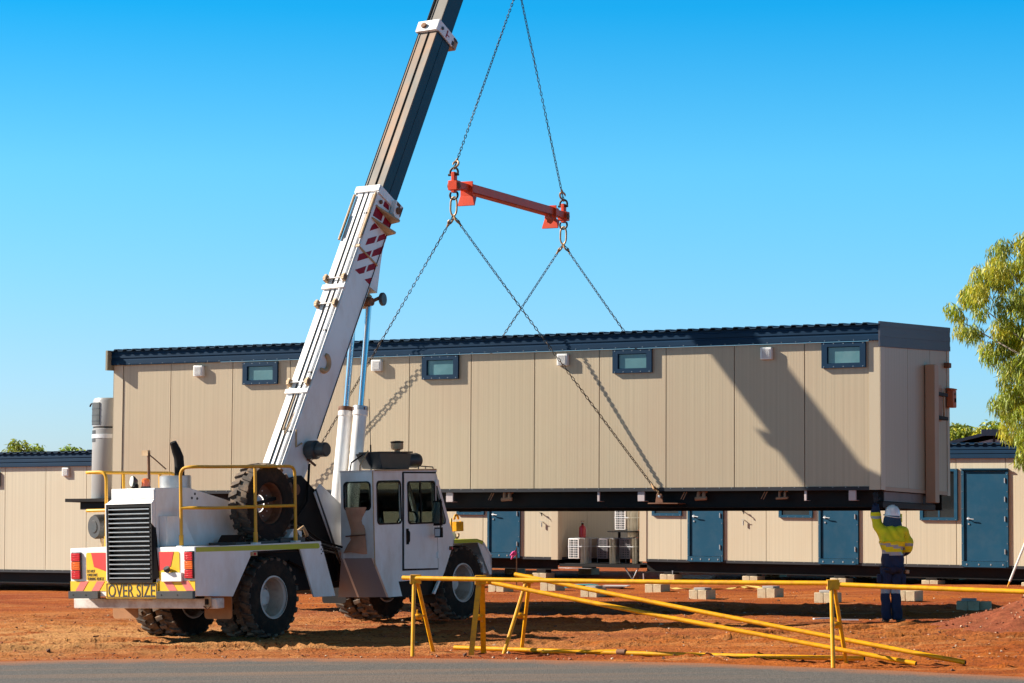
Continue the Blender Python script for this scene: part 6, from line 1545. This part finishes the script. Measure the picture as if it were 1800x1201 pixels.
# ------------------------------------------------------------------ trees
def leaf_mesh(cl, n_leaf, ln, wd, mats, droop=.75, seed=1):
    """narrow curved leaves hung in clusters (center, radius)"""
    rg = np.random.RandomState(seed); V = []; Fc = []; Mi = []
    wt_ = np.array([c[1] ** 2 for c in cl]); wt_ = wt_ / wt_.sum()
    for k, (c, r) in enumerate(cl):
        m = int(n_leaf * wt_[k]); mi0 = rg.choice(len(mats), p=[.55, .28, .17][:len(mats)] if len(mats) == 3 else None)
        for i in range(m):
            d = rg.normal(size=3); d /= np.linalg.norm(d); q = np.array(c) + d * r * rg.rand() ** .38 * np.array([1, 1, .95])
            a = rg.rand() * 6.283; dn = np.array([math.cos(a) * (1 - droop), math.sin(a) * (1 - droop), -droop - .1 * rg.rand()]); dn += rg.normal(size=3) * .28; dn /= np.linalg.norm(dn)
            s = np.cross(dn, rg.normal(size=3)); s /= np.linalg.norm(s); L_ = ln * (.6 + .7 * rg.rand()); W_ = wd * (.7 + .6 * rg.rand())
            nn = np.cross(dn, s); o = len(V)
            V += [q, q + dn * L_ * .45 + s * W_ / 2 + nn * L_ * .05, q + dn * L_ * .45 - s * W_ / 2 + nn * L_ * .05, q + dn * L_ + nn * L_ * .12 * rg.normal()]
            Fc += [(o, o + 1, o + 2), (o + 1, o + 3, o + 2)]; j = mi0 if rg.rand() < .6 else rg.randint(len(mats)); Mi += [j, j]
    me = bpy.data.meshes.new('crown'); me.from_pydata([tuple(v) for v in V], [], Fc)
    for m_ in mats: me.materials.append(m_)
    me.polygons.foreach_set('material_index', Mi); me.update()
    return me
def tree(name, label, loc, trunk, limbs, clusters, nleaf, ln, wd, mats, seed, droop=.75, group=None):
    t = thing(name, label, 'tree', Matrix.Translation(loc), group=group)
    b = MB(); b.tube(trunk[0], trunk[1], bark, 10); b.build('trunk', t)
    b = MB()
    for pts, r0, r1 in limbs: b.tube(pts, [r0 + (r1 - r0) * i / (len(pts) - 1) for i in range(len(pts))], bark, 6)
    b.build('limb', t)
    o = bpy.data.objects.new('crown', leaf_mesh(clusters, nleaf, ln, wd, mats, droop, seed)); COL.objects.link(o); o.parent = t
    return t
random.seed(21)
TX, TY = 10.75, 50.0; g0 = gz(TX, TY)
cl = []; limbs = []
top = 7.25 - g0
trunk_pts = [(0, 0, -.1), (.05, 0, 1.2), (.0, .05, 2.4), (.12, .0, 3.6), (.05, .0, 4.8)]
# crown outline on the side seen: bulges up high, a gap, then a curtain hanging low
lobes = [(-1.75, 6.0, .62), (-1.25, 6.60, .62), (-.55, 6.85, .60), (.3, 6.95, .7), (-1.95, 5.60, .45), (-.95, 5.85, .70), (-1.25, 5.10, .55), (-.55, 5.25, .75), (.5, 5.7, .9), (-1.05, 4.55, .52), (-.40, 4.4, .75), (-1.1, 3.90, .52), (-.5, 3.7, .68), (-1.0, 3.35, .52), (-1.05, 4.22, .5), (-.8, 4.15, .55), (.4, 4.2, .9), (-.55, 2.95, .52), (-.2, 3.1, .6), (.35, 3.2, .8),
         (-.25, 2.55, .42), (.15, 2.45, .45), (1.4, 6.0, .9), (1.6, 4.9, 1.0), (1.5, 3.8, .9), (.9, 2.9, .6)]
for x, z, r in lobes:
    for k in range(7):
        a = random.uniform(0, 6.283); q = random.uniform(.1, .85) * r; yy = random.uniform(-1.3, 1.3) * (1 - abs(x) * .25)
        z2 = z + .30 * (z - 2) / 4.6; c = (x + q * math.cos(a), yy, z2 - g0 + q * math.sin(a)); cl.append((c, r * random.uniform(.30, .54)))
    s = trunk_pts[min(4, max(2, int((z - 1.0) / 1.3)))]
    limbs.append(([s, ((s[0] + x) / 2, random.uniform(-.4, .4), (s[2] + z - g0) / 2 + .15), (x, random.uniform(-.7, .7), z - g0 + .1)], .032, .008))
tree('gum_tree', 'tall drooping gum tree cut off by the right edge of the picture', (TX, TY, g0), (trunk_pts, [.20, .17, .14, .11, .06]), limbs, cl, 66000, .165, .023, [leaf_a, leaf_b, leaf_c], 3, droop=.85)
def bush(name, label, x, y, ztop, rx, seed, n=3500, mats=None):
    g_ = gz(x, y); random.seed(seed); c_ = []; lm = []; h = ztop - g_
    for k in range(16):
        a = random.uniform(0, 6.283); q = rx * math.sqrt(random.random()) * .75; zz = h - rx * .55 + random.uniform(-.6, .42) * rx * .8
        c_.append(((q * math.cos(a), q * math.sin(a), zz), rx * random.uniform(.25, .42))); lm.append(([(0, 0, h * .5), (q * math.cos(a) * .5, q * math.sin(a) * .5, h * .75), (q * math.cos(a), q * math.sin(a), zz)], .04, .01))
    tree(name, label, (x, y, g_), ([(0, 0, -.1), (.03, 0, h * .3), (0, .02, h * .6)], [.12, .09, .05]), lm, c_, n, .20, .06, mats or [leaf_far, leaf_a, leaf_b], seed, .45, group='trees beyond the modules')
bush('background_tree', 'round tree top directly above the left module roof, the biggest there', -15.55, 85, 4.20, .95, 31, 4200)
bush('background_tree', 'thin tree top right of the biggest one above the left module roof', -14.75, 86, 4.10, .75, 32, 2400)
bush('background_tree', 'low tree top nearest the water heater above the left module roof', -14.35, 85, 3.88, .70, 35, 2200)
bush('background_tree', 'tiny tree top furthest left above the left module roof', -16.35, 85, 3.86, .55, 33, 1500)
bush('background_tree', 'olive tree top just right of the hanging module, above the shed', 14.15, 80, 4.72, 1.25, 34, 4800, [leaf_b, leaf_a, leaf_c])
bush('background_tree', 'pale low tree top touching the hanging module right edge', 13.25, 82, 4.35, .8, 36, 2400)
